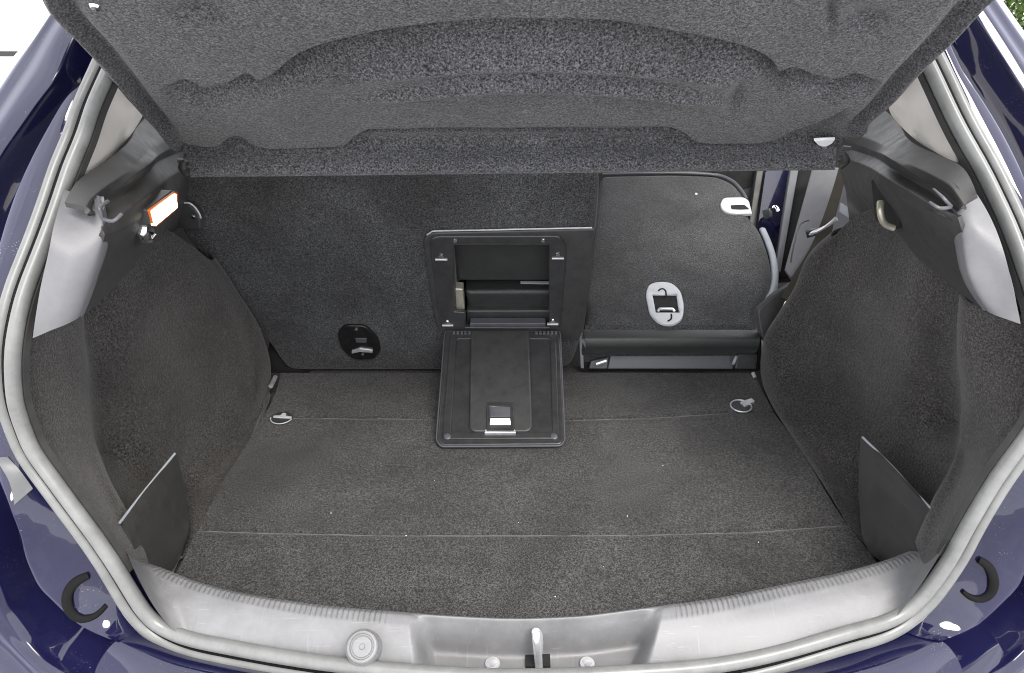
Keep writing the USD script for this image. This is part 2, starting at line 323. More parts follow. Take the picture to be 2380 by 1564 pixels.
# ---- rubber seal round the opening
G = [(234, 176), (200, 254), (180, 315), (152, 383), (129, 450), (104, 522), (75, 598), (44, 680), (27, 747), (17, 815), (17, 873), (25, 940), (44, 998), (62, 1042), (102, 1102), (152, 1170), (210, 1248), (268, 1335), (302, 1392), (345, 1448), (406, 1486), (508, 1514), (643, 1539), (794, 1561), (1000, 1580), (1225, 1588), (1450, 1580), (1660, 1563), (1822, 1529), (1992, 1479), (2083, 1447), (2141, 1402), (2185, 1348), (2222, 1292), (2252, 1236), (2290, 1170), (2331, 1105), (2380, 1038), (2415, 985), (2436, 930), (2446, 860), (2440, 780), (2420, 700), (2388, 605), (2361, 532), (2327, 457), (2290, 383), (2246, 305), (2209, 230), (2182, 172), (2140, 90), (2080, 0), (1980, -90), (1800, -170), (1500, -215), (1200, -225), (900, -215), (600, -170), (420, -90), (320, 0), (272, 90)]
g3 = np.array([hs(*p) for p in G] + [hs(*G[0])])
tt = np.r_[0, np.cumsum(np.linalg.norm(np.diff(g3, axis=0), axis=1))]
spl = CubicSpline(tt, g3, axis=0, bc_type='periodic'); g3 = spl(np.linspace(0, tt[-1], 700)[:-1])
for _ in range(3): g3 = (np.roll(g3, 1, 0) + 2 * g3 + np.roll(g3, -1, 0)) / 4
T = np.roll(g3, -1, 0) - np.roll(g3, 1, 0); T /= np.linalg.norm(T, axis=1, keepdims=True)
def hn(p):                                                       # outward normal of the opening's surface (towards the viewer)
    e = 1e-3; x, y, z = p; n = np.array([(Yh(x + e, z) - Yh(x - e, z)) / (2 * e), -1, (Yh(x, z + e) - Yh(x, z - e)) / (2 * e)]); return n / np.linalg.norm(n)
NH = np.array([hn(p) for p in g3]); OUTW = np.cross(NH, T); cen = g3.mean(0)
if np.mean(np.sum(OUTW * (g3 - cen), 1)) < 0: OUTW = -OUTW
low = sstep((.75 - g3[:, 2]) / .18)                               # the bottom run is a little wider
wid = .0068 + .0022 * low
seal = part(car, 'weather_seal', tube(g3 + OUTW * (wid + .0048)[:, None], .0082, 14, True, r2=wid, upv=NH), 'rubber', 60)
part(seal, 'inner_bulb', tube(g3 - OUTW * (wid + .0036)[:, None] + NH * .0015, .0088, 14, True, r2=wid, upv=NH), 'rubber', 60)
part(seal, 'groove', tube(g3 + NH * .001, .003, 6, True, r2=.006, upv=NH), 'dark_rubber', 60)

# ---- inner flange that the seal sits on, from one end of the sill over the top to the other
def flange_run():
    a = int(np.argmin([np.linalg.norm(p - hs(2175, 1300)) for p in g3])); b = int(np.argmin([np.linalg.norm(p - hs(318, 1340)) for p in g3])); n = len(g3); m_ = (b - a) % n
    return [(a + k) % n for k in range(m_ + 1)]
fl = flange_run()
if not any(g3[i][2] > 1.3 for i in fl): fl = list(range(len(g3)))
fg, fo_, fn_ = g3[fl], OUTW[fl], NH[fl]; part(car, 'opening_flange', gridmesh(np.stack([fg - fo_ * .004 - fn_ * .006, fg - fo_ * .017 - fn_ * .006, fg - fo_ * .016 - fn_ * .014, fg + fo_ * .05 - fn_ * .022])), 'dark_trim', 40)

# ---- painted body outside the seal: left and right quarter, and the lower rear panel
def mir(pts): return [(2458 - x, y) for x, y in pts]
def near(pt):                                                    # index of the seal point nearest to a picture point
    p = hs(*pt); return int(np.argmin(np.linalg.norm(g3 - p, axis=1)))
def seal_run(i0, i1, k, off=0.0, into=0.0):
    n = len(g3); s = (i1 - i0) % n; idx = [(i0 + round(s * j / (k - 1))) % n for j in range(k)]
    return np.array([g3[i] + OUTW[i] * off - NH[i] * into for i in idx])
iL0, iL1 = near((272, 90)), near((345, 1448)); iR0, iR1 = near((2083, 1447)), near((2140, 90))
BODY = []
def on_body(px, py, lift=.002):
    """the point where a line of sight meets the painted body, lifted a little off it"""
    d = ray(px, py); best = None
    for m in BODY:
        a, b, c = (m.vertices[m.faces[:, k]] for k in range(3)); e1, e2 = b - a, c - a; h = np.cross(d, e2); det = (e1 * h).sum(1); det[np.abs(det) < 1e-14] = 1e-14
        q = CAM - a; u = (q * h).sum(1) / det; w = np.cross(q, e1); v = (w @ d) / det; t = (e2 * w).sum(1) / det
        ok = (u >= -1e-6) & (v >= -1e-6) & (u + v <= 1 + 1e-6) & (t > .1)
        if ok.any():
            i = np.where(ok)[0][np.argmin(t[ok])]
            if best is None or t[i] < best[0]:
                n = np.cross(e1[i], e2[i]); n /= np.linalg.norm(n) + 1e-15; best = (t[i], n if n @ d < 0 else -n)
    return (CAM + best[0] * d + best[1] * lift) if best else hs(px, py, -.03)
def body_side(name, flip, i0, i1, K1, K2, K3, K4, label):
    k = 60; d = -1 if flip else 1
    run = lambda off, into: (seal_run(i0, i1, k, off, into) if not flip else seal_run(i0, i1, k, off, into)[::-1])
    K0a, K0b = run(-.004, .018), run(.022, .012)
    rows = [K0a, K0b]
    lo_w = lambda p: float(sstep((p[1] - 1000) / 180))
    c1 = curve([hs(*p, .004 - .036 * lo_w(p)) for p in K1], k); c2 = curve([hs(*p, -.004 - .045 * lo_w(p)) for p in K2], k)
    c3 = curve([hs(*p, -.012 - .05 * lo_w(p)) for p in K3], k); c4 = curve([hs(*p, -.004 - .06 * lo_w(p)) for p in K4], k)
    rows += [K0b * .4 + c1 * .6 + np.array([0, -.004, 0]), c1, c1 * .94 + c2 * .06 + np.array([0, .045, -.01]), c1 * .45 + c2 * .55 + np.array([0, .060, -.008]), c2 * .93 + c1 * .07 + np.array([0, .02, 0]), c2, c2 * .5 + c3 * .5 + np.array([0, -.003, .002]), c3, c3 * .5 + c4 * .5 + np.array([0, -.004, .003]), c4]
    sgn = 1 if flip else -1
    lw = sstep((.80 - c4[:, 2]) / .15)[:, None]
    for up_, dn in (((.012, .012, 0), (.02, -.012, -.02)), ((.03, .06, 0), (.06, -.03, -.08)), ((.05, .22, 0), (.16, 0, -.3))):
        rows.append(c4 + np.array([sgn * up_[0], up_[1], up_[2]]) * (1 - lw) + np.array([sgn * dn[0], dn[1], dn[2]]) * lw)
    BODY.append(gridmesh(loftgrid(rows, 140, 110)))
    return part(car, name, BODY[-1], 'navy_paint', 40, label)
L1 = [(235, 110), (190, 193), (156, 224), (112, 295), (68, 378), (34, 455), (6, 540), (-22, 640), (-45, 760), (-52, 870), (-40, 980), (-16, 1080), (24, 1180), (47, 1241), (64, 1306), (85, 1353), (129, 1402), (190, 1455), (270, 1490)]
L2 = [(205, 40), (163, 104), (129, 180), (85, 240), (41, 302), (-5, 370), (-45, 450), (-85, 560), (-120, 700), (-130, 860), (-110, 1010), (-75, 1130), (-40, 1250), (-5, 1345), (20, 1402), (54, 1451), (95, 1499), (142, 1539), (220, 1570)]
L3 = [(165, -10), (119, 58), (90, 105), (61, 155), (0, 250), (-60, 345), (-120, 450), (-170, 580), (-205, 720), (-215, 870), (-190, 1040), (-140, 1180), (-80, 1310), (-25, 1400), (5, 1447), (42, 1490), (85, 1530), (125, 1560), (200, 1600)]
L4 = [(155, -22), (106, 50), (75, 95), (32, 148), (-25, 235), (-85, 330), (-150, 440), (-205, 570), (-245, 720), (-255, 870), (-230, 1050), (-170, 1200), (-110, 1330), (-45, 1425), (-10, 1475), (30, 1515), (75, 1560), (110, 1590), (180, 1640)]
R1 = [(2222, 110), (2240, 160), (2262, 200), (2290, 232)] ; R1 = mir(L1); R1[0:6] = [(2205, 90), (2235, 160), (2285, 235), (2330, 310), (2368, 385), (2400, 455)]
R2 = mir(L2); R2[0:5] = [(2255, 20), (2305, 95), (2350, 165), (2395, 235), (2440, 310)]; R2[5] = (2475, 380)
R3 = mir(L3); R3[0:5] = [(2290, -20), (2370, 58 + 20), (2400, 130), (2430, 180), (2480, 255)]
R4 = mir(L4); R4[0:5] = [(2300, -30), (2330, 15), (2365, 65), (2400, 115), (2480, 240)]
R3[0:4] = [(2285, -10), (2318, 38), (2352, 88), (2388, 140)]
body_side('quarter_panel', False, iL0, iL1, L1, L2, L3, L4, None)
body_side('quarter_panel', True, iR0, iR1, R1, R2, R3, R4, None)
# lower rear panel under the sill and the bumper skin below it
k = 60; K0 = seal_run(iL1, iR0, k, .0, .016); K0b = seal_run(iL1, iR0, k, .024, .014)
low1 = curve([hs(*p, -.03) for p in [(270, 1490), (420, 1548), (640, 1590), (1000, 1620), (1229, 1626), (1458, 1620), (1818, 1590), (2038, 1548), (2188, 1490)]], k)
low2 = curve([hs(*p, -.05) for p in [(220, 1570), (380, 1615), (640, 1650), (1000, 1680), (1229, 1685), (1458, 1680), (1818, 1650), (2078, 1615), (2238, 1570)]], k)
low3 = low2 + np.array([0, -.02, -.03]); low4 = low2 + np.array([0, -.05, -.18]); low5 = low2 + np.array([0, -.02, -.4])
part(car, 'rear_panel', gridmesh(loftgrid([K0, K0b, low1, low2, low3], 120, 40)), 'navy_paint', 40)
def plan(pts, z, k=80): c_ = curve([(x, y, 0) for x, y in pts], k, 'cubic'); c_[:, 2] = z; return c_
bo = [(-.86, 1.3), (-.80, .95), (-.70, .70), (-.55, .545), (-.3, .445), (.03, .415), (.36, .445), (.61, .545), (.76, .70), (.86, .95), (.92, 1.3)]; bi = [(-.74, 1.3), (-.69, .98), (-.60, .78), (-.46, .63), (-.25, .545), (.03, .52), (.31, .545), (.52, .63), (.66, .78), (.75, .98), (.80, 1.3)]
bh = np.interp(np.linspace(0, 1, 80), [0, .25, .5, .75, 1], [.60, .535, .505, .535, .60])
B_ = [plan(bi, bh - .03), plan(bi, bh - .005), plan(bo, bh) * .35 + plan(bi, bh) * .65, plan(bo, bh) * .8 + plan(bi, bh) * .2 + [0, 0, -.004], plan(bo, bh - .018), plan(bo, bh - .05) + [0, -.008, 0], plan(bo, bh - .16) + [0, -.012, 0], plan(bo, bh - .3) + [0, .03, 0]]
part(car, 'bumper', gridmesh(loftgrid(B_, 160, 70)), 'navy_paint', 40)
# grey lamp end that shows between seal and body on the left
tA = [on_body(*p, .004) for p in [(-6, 1062), (10, 1092), (25, 1125), (34, 1172)]]; tB = [on_body(*p, .004) for p in [(18, 1062), (38, 1085), (56, 1108), (74, 1137)]]
part(car, 'tail_lamp', solid(loftgrid([tA, tB], 20, 10), .004), 'lamp_smoke', 35)
for pts in ([(207, 1336), (185, 1346), (167, 1362), (157, 1388), (163, 1416), (178, 1432), (198, 1438), (227, 1427), (247, 1407)], [(2273, 1299), (2291, 1310), (2304, 1330), (2308, 1353), (2300, 1378), (2285, 1389), (2268, 1391), (2249, 1384), (2236, 1373)]):
    c3 = curve([on_body(*p, .0015) for p in pts], 30, 'cubic'); w_ = np.interp(np.linspace(0, 1, 30), [0, .12, .45, .8, 1], [.0045, .0060, .0068, .0042, .0028])
    part(car, 'rubber_stop', tube(c3, .0034, 10, r2=w_, upv=(0, -.75, .65)), 'dark_rubber', 60)

# ---- sill trim
Epx = [(300, 1298), (326, 1304), (360, 1314), (390, 1325), (440, 1345), (542, 1373), (677, 1396), (795, 1410), (930, 1421), (1065, 1431), (1201, 1436), (1336, 1431), (1472, 1415), (1589, 1400), (1687, 1385), (1823, 1357), (1958, 1329), (2060, 1301), (2127, 1276), (2178, 1258), (2205, 1250)]
Spx = [(300, 1296), (318, 1332), (345, 1378), (390, 1431), (440, 1463), (576, 1495), (795, 1543), (1000, 1562), (1250, 1568), (1500, 1560), (1586, 1551), (1687, 1528), (1823, 1494), (2019, 1443), (2087, 1408), (2144, 1342), (2185, 1282), (2203, 1252)]
nu = 2200
E3 = curve([at(*p, z=.600) for p in Epx], nu); S3 = curve([hs(*p, .003) for p in Spx], nu)
def reparam(Cv, xs): o = np.argsort(Cv[:, 0]); return np.c_[xs, np.interp(xs, Cv[o, 0], Cv[o, 1]), np.interp(xs, Cv[o, 0], Cv[o, 2])]
f_ = np.linspace(0, 1, nu); xs = E3[0, 0] + (E3[-1, 0] - E3[0, 0]) * f_; E3 = reparam(E3, xs)
xs2 = S3[0, 0] + (S3[-1, 0] - S3[0, 0]) * f_; S3 = reparam(S3, xs2)
D = S3 - E3; z1 = np.array([0, 0, 1.0])
reg = [E3 + [0, .016, -.10], E3 + [0, .010, -.03], E3 + [0, .004, -.006], E3 + D * .02 + z1 * .000, E3 + D * .14 + z1 * .007, E3 + D * .3 + z1 * .010, E3 + D * .42 + z1 * .010, E3 + D * .6 + z1 * .008, E3 + D * .8 + z1 * .002, E3 + D * .95 - z1 * .004, E3 + D * 1.12 - z1 * .012]
rec = [E3 + [0, .016, -.10], E3 + [0, .010, -.03], E3 + [0, .004, -.006], E3 + D * .02, E3 + [0, -.004, -.012], E3 + [0, -.008, -.036], E3 + [0, -.011, -.056], E3 + [0, -.018, -.060], E3 + D * .62 + z1 * (-.061 + .02), E3 * [1, 1, 0] + D * [.9, .9, 0] + z1 * .541, E3 + D * 1.12 - z1 * .012]
rec[8] = E3 * [1, 1, 0] + D * [.62, .62, 0] + z1 * .5405
reg, rec = np.array(reg), np.array(rec)
xl, xr = at(1000, 1470, z=.58)[0], at(1497, 1470, z=.58)[0]
xm = E3[:, 0]; wrec = sstep((xm - (xl - .030)) / .036) * sstep(((xr + .030) - xm) / .036)
prof = reg * (1 - wrec)[None, :, None] + rec * wrec[None, :, None]
tv = np.array([0, .7, 1, 1.15, 1.6, 2.2, 2.7, 3.4, 4.2, 4.8, 5.2]); vv = np.linspace(0, 5.2, 56)
sillV = PchipInterpolator(tv, prof, axis=0)(vv)
rib = .5 + .5 * np.cos(2 * np.pi * sillV[:, :, 0] / .0068); rib = np.clip((rib - .72) / .28, 0, 1)
ramp_u = np.clip(1 - wrec * 4, 0, 1) * np.where(xm < 0, sstep((xl - .045 - xm) / .02), sstep((xm - xr - .035) / .02)) * sstep((xm - E3[0, 0] - .03) / .01) * sstep((E3[-1, 0] - .012 - xm) / .008)
ramp_v = sstep((vv - .95) / .12) * sstep((2.35 - vv) / .35)
sillV[:, :, 2] -= .0016 * ramp_v[:, None] * rib * ramp_u[None]
sill = part(car, 'sill_trim', gridmesh(sillV), 'grey_trim', 40)
# round cap in the sill, left of the latch well
def sillpl(px, py, z): 
    p = at(px, py, z=z); return Plane(p, (1, 0, 0), (0, .85, .53))
cp = sillpl(842, 1503, .606); R = .0172
part(sill, 'round_cap', disc(cp, (0, 0), [(R + .003, -.03), (R + .003, -.001), (R + .0016, -.002), (R + .0012, .0015), (R, .003), (R * .86, .0034), (R * .80, .0012), (R * .72, .0012), (R * .66, .0030), (R * .5, .0034), (R * .22, .0030), (R * .16, .0018), (0, .0018)], 48), 'grey_trim', 25)
# striker, its slot and the two fixing bolts in the latch well
wz = .5425
part(sill, 'striker_slot', box(np.r_[at(1221, 1540, z=wz)[:2] - [0, .006], wz - .01], np.r_[at(1278, 1524, z=wz)[:2] + [0, .004], wz + .0012]), 'void')
sb = at(1254, 1548, z=wz); st = at(1246, 1474, y=sb[1] + .004)
part(sill, 'striker', tube(curve([sb + [0, .018, -.01], np.array([sb[0] - .001, sb[1] + .018, st[2] - .022]), st + [0, .010, -.008], st, np.array([st[0] + .001, sb[1], st[2] - .012]), sb + [0, 0, -.01]], 30), .0052, 12), 'satin_metal', 60)
for px in (1145, 1365):
    bp = Plane(at(px, 1543, z=wz), (1, 0, 0), (0, 1, 0)); part(sill, 'bolt', disc(bp, (0, .0), [(.0095, -.002), (.0095, .0012), (.009, .002), (.0062, .0022), (.0056, .0045), (.003, .005), (0, .005)], 18), 'satin_metal', 30)

# ---- carpeted side walls
def yv(l): return [at(a, b, y=c) if d == 'y' else (at(a, b, z=c) if d == 'z' else hs(a, b, c)) for a, b, d, c in l]
AL = yv([(55, 790, 'h', .016), (50, 880, 'h', .016), (66, 980, 'h', .016), (95, 1045, 'h', .016), (145, 1118, 'h', .016), (205, 1203, 'h', .016), (262, 1288, 'h', .016), (318, 1362, 'h', .016)])
BL = yv([(182, 742, 'y', .79), (186, 850, 'y', .785), (194, 960, 'y', .775), (205, 1040, 'y', .755), (237, 1130, 'y', .725), (281, 1214, 'y', .695), (314, 1272, 'y', .675), (338, 1345, 'y', .655)])
Bm = [p + np.array([-.006, .024, 0]) for p in BL]; B2 = [p + np.array([-.022, .05, 0]) for p in BL]
C0 = yv([(196, 735, 'y', .86), (215, 850, 'y', .86), (225, 960, 'y', .86), (235, 1050, 'y', .86), (260, 1130, 'y', .80), (300, 1215, 'y', .78), (330, 1290, 'y', .76), (345, 1325, 'z', .5)])
C1 = yv([(284, 612, 'y', .94), (315, 770, 'y', .93), (335, 900, 'y', .93), (350, 1000, 'y', .92), (370, 1100, 'y', .90), (395, 1180, 'y', .88), (415, 1240, 'y', .85), (425, 1290, 'z', .5)])
C2 = yv([(372, 535, 'y', 1.08), (425, 680, 'y', 1.06), (458, 800, 'y', 1.07), (478, 900, 'y', 1.06), (488, 1000, 'y', 1.03), (485, 1080, 'y', .98), (476, 1160, 'y', .92), (462, 1240, 'z', .5)])
C3 = yv([(440, 566, 'y', 1.14), (515, 680, 'y', 1.16), (560, 780, 'y', 1.17), (580, 870, 'y', 1.16), (578, 950, 'y', 1.12), (562, 1030, 'y', 1.06), (545, 1090, 'y', 1.0), (525, 1148, 'z', .5)])
C4 = yv([(500, 602, 'y', 1.20), (558, 690, 'y', 1.22), (606, 770, 'y', 1.23), (628, 840, 'y', 1.235), (630, 885, 'y', 1.22), (626, 915, 'y', 1.19), (622, 935, 'y', 1.16), (616, 958, 'z', .5)])
C5 = [p + np.array([-.03, .04, 0]) for p in C4]; C6 = [p + np.array([-.12, .06, 0]) for p in C4]
scl = part(car, 'side_carpet', solid(soften(loftgrid([AL, [a * .12 + b * .88 + np.array([0, -.001, 0]) for a, b in zip(AL, BL)], BL, Bm, C0, C1, C2, C3, C4, C5, C6], 90, 170)), .004), 'side_carpet', 50)
AR = yv([(2400, 740, 'h', .016), (2415, 850, 'h', .016), (2395, 930, 'h', .016), (2360, 1005, 'h', .016), (2300, 1085, 'h', .016), (2245, 1165, 'h', .016), (2205, 1240, 'h', .016), (2160, 1325, 'h', .016)])
BR = yv([(2244, 705, 'y', .79), (2237, 822, 'y', .785), (2246, 906, 'y', .78), (2249, 980, 'y', .77), (2243, 1050, 'y', .75), (2229, 1102, 'y', .725), (2178, 1200, 'y', .685), (2140, 1300, 'y', .65)])
Bm = [p + np.array([.006, .024, 0]) for p in BR]; B2 = [p + np.array([.022, .05, 0]) for p in BR]
C0 = yv([(2236, 672, 'y', .86), (2218, 822, 'y', .86), (2225, 906, 'y', .86), (2226, 980, 'y', .86), (2215, 1050, 'y', .80), (2195, 1110, 'y', .79), (2140, 1215, 'y', .77), (2115, 1290, 'z', .5)])
C1 = yv([(2152, 570, 'y', .94), (2120, 740, 'y', .93), (2105, 870, 'y', .93), (2095, 970, 'y', .92), (2080, 1070, 'y', .90), (2060, 1150, 'y', .87), (2040, 1220, 'y', .84), (2030, 1275, 'z', .5)])
C2 = yv([(2066, 490, 'y', 1.08), (2010, 660, 'y', 1.06), (1985, 790, 'y', 1.07), (1970, 890, 'y', 1.06), (1960, 980, 'y', 1.02), (1960, 1060, 'y', .97), (1965, 1130, 'y', .92), (1975, 1225, 'z', .5)])
C3 = yv([(1990, 500, 'y', 1.15), (1920, 640, 'y', 1.15), (1870, 750, 'y', 1.17), (1850, 850, 'y', 1.16), (1850, 930, 'y', 1.11), (1862, 1000, 'y', 1.05), (1885, 1060, 'y', .98), (1908, 1118, 'z', .5)])
C4 = yv([(1930, 550, 'y', 1.18), (1870, 612, 'y', 1.20), (1848, 668, 'y', 1.21), (1808, 734, 'y', 1.22), (1774, 795, 'y', 1.23), (1767, 850, 'y', 1.225), (1774, 900, 'y', 1.2), (1800, 952, 'z', .5)])
C5 = [p + np.array([.03, .04, 0]) for p in C4]; C6 = [p + np.array([.12, .06, 0]) for p in C4]
scr = part(car, 'side_carpet', solid(soften(loftgrid([AR, [a * .12 + b * .88 + np.array([0, -.001, 0]) for a, b in zip(AR, BR)], BR, Bm, C0, C1, C2, C3, C4, C5, C6], 90, 170)), .004), 'side_carpet', 50)
# smooth retaining flaps in the two rear corners
def flap(par, rows): part(par, 'corner_flap', solid(loftgrid(rows, 40, 14), .005), 'dark_trim', 40)
flap(scl, [[at(411, 1052, y=.862), at(350, 1126, y=.775), at(285, 1211, y=.69)], [at(424, 1115, y=.855), at(368, 1195, y=.76), at(310, 1268, y=.672)], [at(437, 1190, y=.838), at(385, 1250, y=.75), at(322, 1312, y=.662)], [at(436, 1245, y=.80), at(405, 1290, y=.75), at(345, 1345, y=.665)], [at(405, 1328, z=.497), at(390, 1340, z=.497), at(360, 1372, z=.497)]])
flap(scr, [[at(2000, 1014, y=.88), at(2085, 1104, y=.78), at(2180, 1202, y=.69)], [at(1997, 1080, y=.872), at(2080, 1165, y=.77), at(2170, 1245, y=.672)], [at(1996, 1160, y=.852), at(2065, 1220, y=.75), at(2160, 1290, y=.66)], [at(2003, 1240, y=.79), at(2055, 1275, y=.74), at(2130, 1330, y=.655)], [at(2040, 1300, z=.497), at(2060, 1312, z=.497), at(2110, 1350, z=.497)]])
for par, a, b, ya, yb in ((scl, (411, 1052), (285, 1211), .862, .69), (scr, (2000, 1014), (2180, 1202), .88, .69)):
    pm = at((a[0] + b[0]) / 2, (a[1] + b[1]) / 2 - 2, y=(ya + yb) / 2); part(par, 'flap_edge', tube(curve([at(*a, y=ya), pm, at(*b, y=yb)], 20) + np.array([0, -.006, .003]), .0019, 8), 'seat_side', 60)

# ---- beige upper pillar trims beside the shelf
def bulge(rows, name, material, par=car, th=.004, nu=50, nv=40): return part(par, name, solid(loftgrid(rows, nu, nv), th), material, 50)
bulge([yv([(184, 414, 'y', .81), (200, 320, 'y', .86), (228, 235, 'y', .93), (290, 130, 'y', 1.0)]), yv([(240, 380, 'y', .88), (268, 300, 'y', .94), (285, 225, 'y', 1.01), (320, 140, 'y', 1.08)]), yv([(290, 330, 'y', 1.0), (305, 280, 'y', 1.05), (312, 235, 'y', 1.1), (340, 150, 'y', 1.15)]), yv([(325, 282, 'y', 1.15), (332, 262, 'y', 1.15), (335, 240, 'y', 1.17), (365, 150, 'y', 1.2)])], 'pillar_trim', 'beige_trim')
bulge([yv([(2226, 378, 'y', .85), (2214, 285, 'y', .87), (2184, 200, 'y', .93), (2115, 110, 'y', 1.0)]), yv([(2180, 357, 'y', .88), (2150, 275, 'y', .94), (2128, 195, 'y', 1.01), (2090, 110, 'y', 1.08)]), yv([(2120, 318, 'y', 1.0), (2105, 262, 'y', 1.05), (2095, 215, 'y', 1.1), (2065, 130, 'y', 1.15)]), yv([(2072, 268, 'y', 1.15), (2066, 248, 'y', 1.15), (2060, 225, 'y', 1.17), (2030, 140, 'y', 1.2)])], 'pillar_trim', 'beige_trim')
# ---- lower pillar trims next to the seal; paler grey carries their sky light
def lower_trim(pts, ys): 
    p3 = [at(a, b, y=c) for (a, b), c in zip(pts, ys)]; return p3
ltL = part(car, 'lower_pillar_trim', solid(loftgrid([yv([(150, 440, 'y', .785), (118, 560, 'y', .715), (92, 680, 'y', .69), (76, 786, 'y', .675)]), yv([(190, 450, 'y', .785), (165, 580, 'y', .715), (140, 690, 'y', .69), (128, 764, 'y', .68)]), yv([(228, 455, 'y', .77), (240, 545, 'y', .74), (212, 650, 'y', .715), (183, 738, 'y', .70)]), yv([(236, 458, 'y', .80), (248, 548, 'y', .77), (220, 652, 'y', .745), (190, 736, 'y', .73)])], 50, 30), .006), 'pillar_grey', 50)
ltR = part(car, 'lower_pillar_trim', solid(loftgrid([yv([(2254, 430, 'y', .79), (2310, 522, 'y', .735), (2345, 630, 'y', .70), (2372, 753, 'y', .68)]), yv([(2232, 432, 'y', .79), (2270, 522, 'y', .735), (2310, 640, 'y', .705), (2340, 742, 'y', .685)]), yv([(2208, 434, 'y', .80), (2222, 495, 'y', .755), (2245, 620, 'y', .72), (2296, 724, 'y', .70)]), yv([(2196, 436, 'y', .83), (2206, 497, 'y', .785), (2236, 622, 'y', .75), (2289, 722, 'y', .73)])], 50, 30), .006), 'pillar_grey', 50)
# ---- dark shelf supports along both sides
supL = part(car, 'shelf_support', solid(foldgrid([
    yv([(150, 470, 'y', .74), (188, 414, 'y', .80), (270, 356, 'y', .90), (330, 282, 'y', 1.17), (380, 240, 'y', 1.30)]),
    yv([(200, 480, 'y', .735), (215, 460, 'y', .76), (300, 395, 'y', .87), (380, 330, 'y', 1.15), (440, 300, 'y', 1.27)]),
    yv([(212, 490, 'y', .735), (226, 476, 'y', .785), (310, 410, 'y', .86), (388, 350, 'y', 1.14), (445, 320, 'y', 1.27)]),
    yv([(228, 505, 'y', .765), (242, 488, 'y', .785), (322, 420, 'y', .90), (396, 362, 'y', 1.17), (450, 340, 'y', 1.28)]),
    yv([(236, 530, 'y', .74), (262, 515, 'y', .76), (340, 455, 'y', .87), (415, 400, 'y', 1.14), (455, 380, 'y', 1.26)]),
    yv([(244, 545, 'y', .735), (278, 535, 'y', .765), (350, 480, 'y', .88), (425, 430, 'y', 1.15), (458, 410, 'y', 1.26)]),
    yv([(218, 645, 'y', .74), (280, 585, 'y', .81), (345, 530, 'y', .91), (420, 480, 'y', 1.16), (455, 460, 'y', 1.27)]),
    yv([(182, 742, 'y', .745), (292, 640, 'y', .905), (345, 575, 'y', .98), (400, 540, 'y', 1.17), (450, 510, 'y', 1.30)])], 70), .006), 'dark_trim', 30)
supR = part(car, 'shelf_support', solid(foldgrid([
    yv([(2270, 450, 'y', .74), (2232, 385, 'y', .80), (2144, 344, 'y', .90), (2075, 272, 'y', 1.17), (2020, 230, 'y', 1.30)]),
    yv([(2240, 475, 'y', .735), (2205, 430, 'y', .76), (2110, 378, 'y', .87), (2020, 322, 'y', 1.15), (1960, 300, 'y', 1.27)]),
    yv([(2232, 485, 'y', .735), (2196, 446, 'y', .785), (2105, 392, 'y', .86), (2014, 345, 'y', 1.14), (1955, 320, 'y', 1.27)]),
    yv([(2222, 495, 'y', .765), (2185, 462, 'y', .785), (2095, 405, 'y', .90), (2006, 356, 'y', 1.17), (1950, 338, 'y', 1.28)]),
    yv([(2222, 500, 'y', .74), (2165, 478, 'y', .76), (2080, 425, 'y', .87), (1995, 378, 'y', 1.14), (1950, 365, 'y', 1.26)]),
    yv([(2226, 505, 'y', .735), (2150, 495, 'y', .775), (2070, 445, 'y', .88), (1990, 402, 'y', 1.15), (1952, 390, 'y', 1.26)]),
    yv([(2262, 622, 'y', .74), (2150, 555, 'y', .83), (2080, 495, 'y', .93), (2000, 455, 'y', 1.16), (1965, 440, 'y', 1.27)]),
    yv([(2296, 728, 'y', .745), (2136, 602, 'y', .905), (2090, 545, 'y', .98), (2035, 530, 'y', 1.14), (1975, 522, 'y', 1.18)])], 70), .006), 'dark_trim', 30)
# clips in the support channels
def clip(par, pts, y, m='bar_grey', r=.0014): part(par, 'channel_clip', tube(curve([at(a, b, y=y + c) for a, b, c in pts], 16), r, 8, r2=r * 1.5), m, 60)
clip(supL, [(252, 467, .02), (231, 487, 0), (238, 508, 0), (262, 514, -.01), (283, 497, 0)], .742)
clip(supR, [(2170, 440, .02), (2200, 468, 0), (2212, 480, 0), (2185, 484, -.01), (2160, 470, 0)], .742)
# boot lamp (lit) and chrome bag hook on the left support
lp = fitplane([at(352, 490, y=.88), at(408, 447, y=.98), at(412, 485, y=.98), at(360, 528, y=.88)])
lamp = part(supL, 'boot_lamp', slab(lp, rounded(lp.poly([(341, 487), (400, 442), (415, 444), (415, 488), (360, 532), (350, 524)], .006), .003), -.02, .006, .002), 'black_plastic', 35)
part(supL, 'lamp_rim', slab(lp, rounded(lp.poly([(345, 488), (404, 445), (413, 448), (412, 485), (361, 528), (354, 519)], .0075), .002), .004, .0085, .001), 'amber', 35)
lens = part(supL, 'lamp_lens', slab(lp, rounded(lp.poly([(357, 491), (409, 450), (411, 483), (361, 525)], .0105), .002), .006, .0115, .001), 'lens_lit', 35)
for u in np.linspace(.12, .88, 7): part(lens, 'lens_rib', tube([lp.at(357 + 52 * u, 492 - 41 * u, .0118), lp.at(361 + 50 * u, 524 - 42 * u, .0118)], .0006, 5), 'lens_lit')
hp = at(341, 530, y=.872)
part(supL, 'bag_hook', tube(curve([at(346, 508, y=.89), at(334, 515, y=.865), at(330, 535, y=.855), at(338, 552, y=.86), at(350, 545, y=.88)], 22, 'cubic'), .0045, 10, r2=.008), 'chrome', 60)
part(supL, 'hook_base', panel([at(322, 508, y=.90), at(362, 503, y=.90), at(360, 550, y=.90), at(344, 562, y=.89), at(324, 552, y=.88)], .01, .002, .003), 'black_plastic')
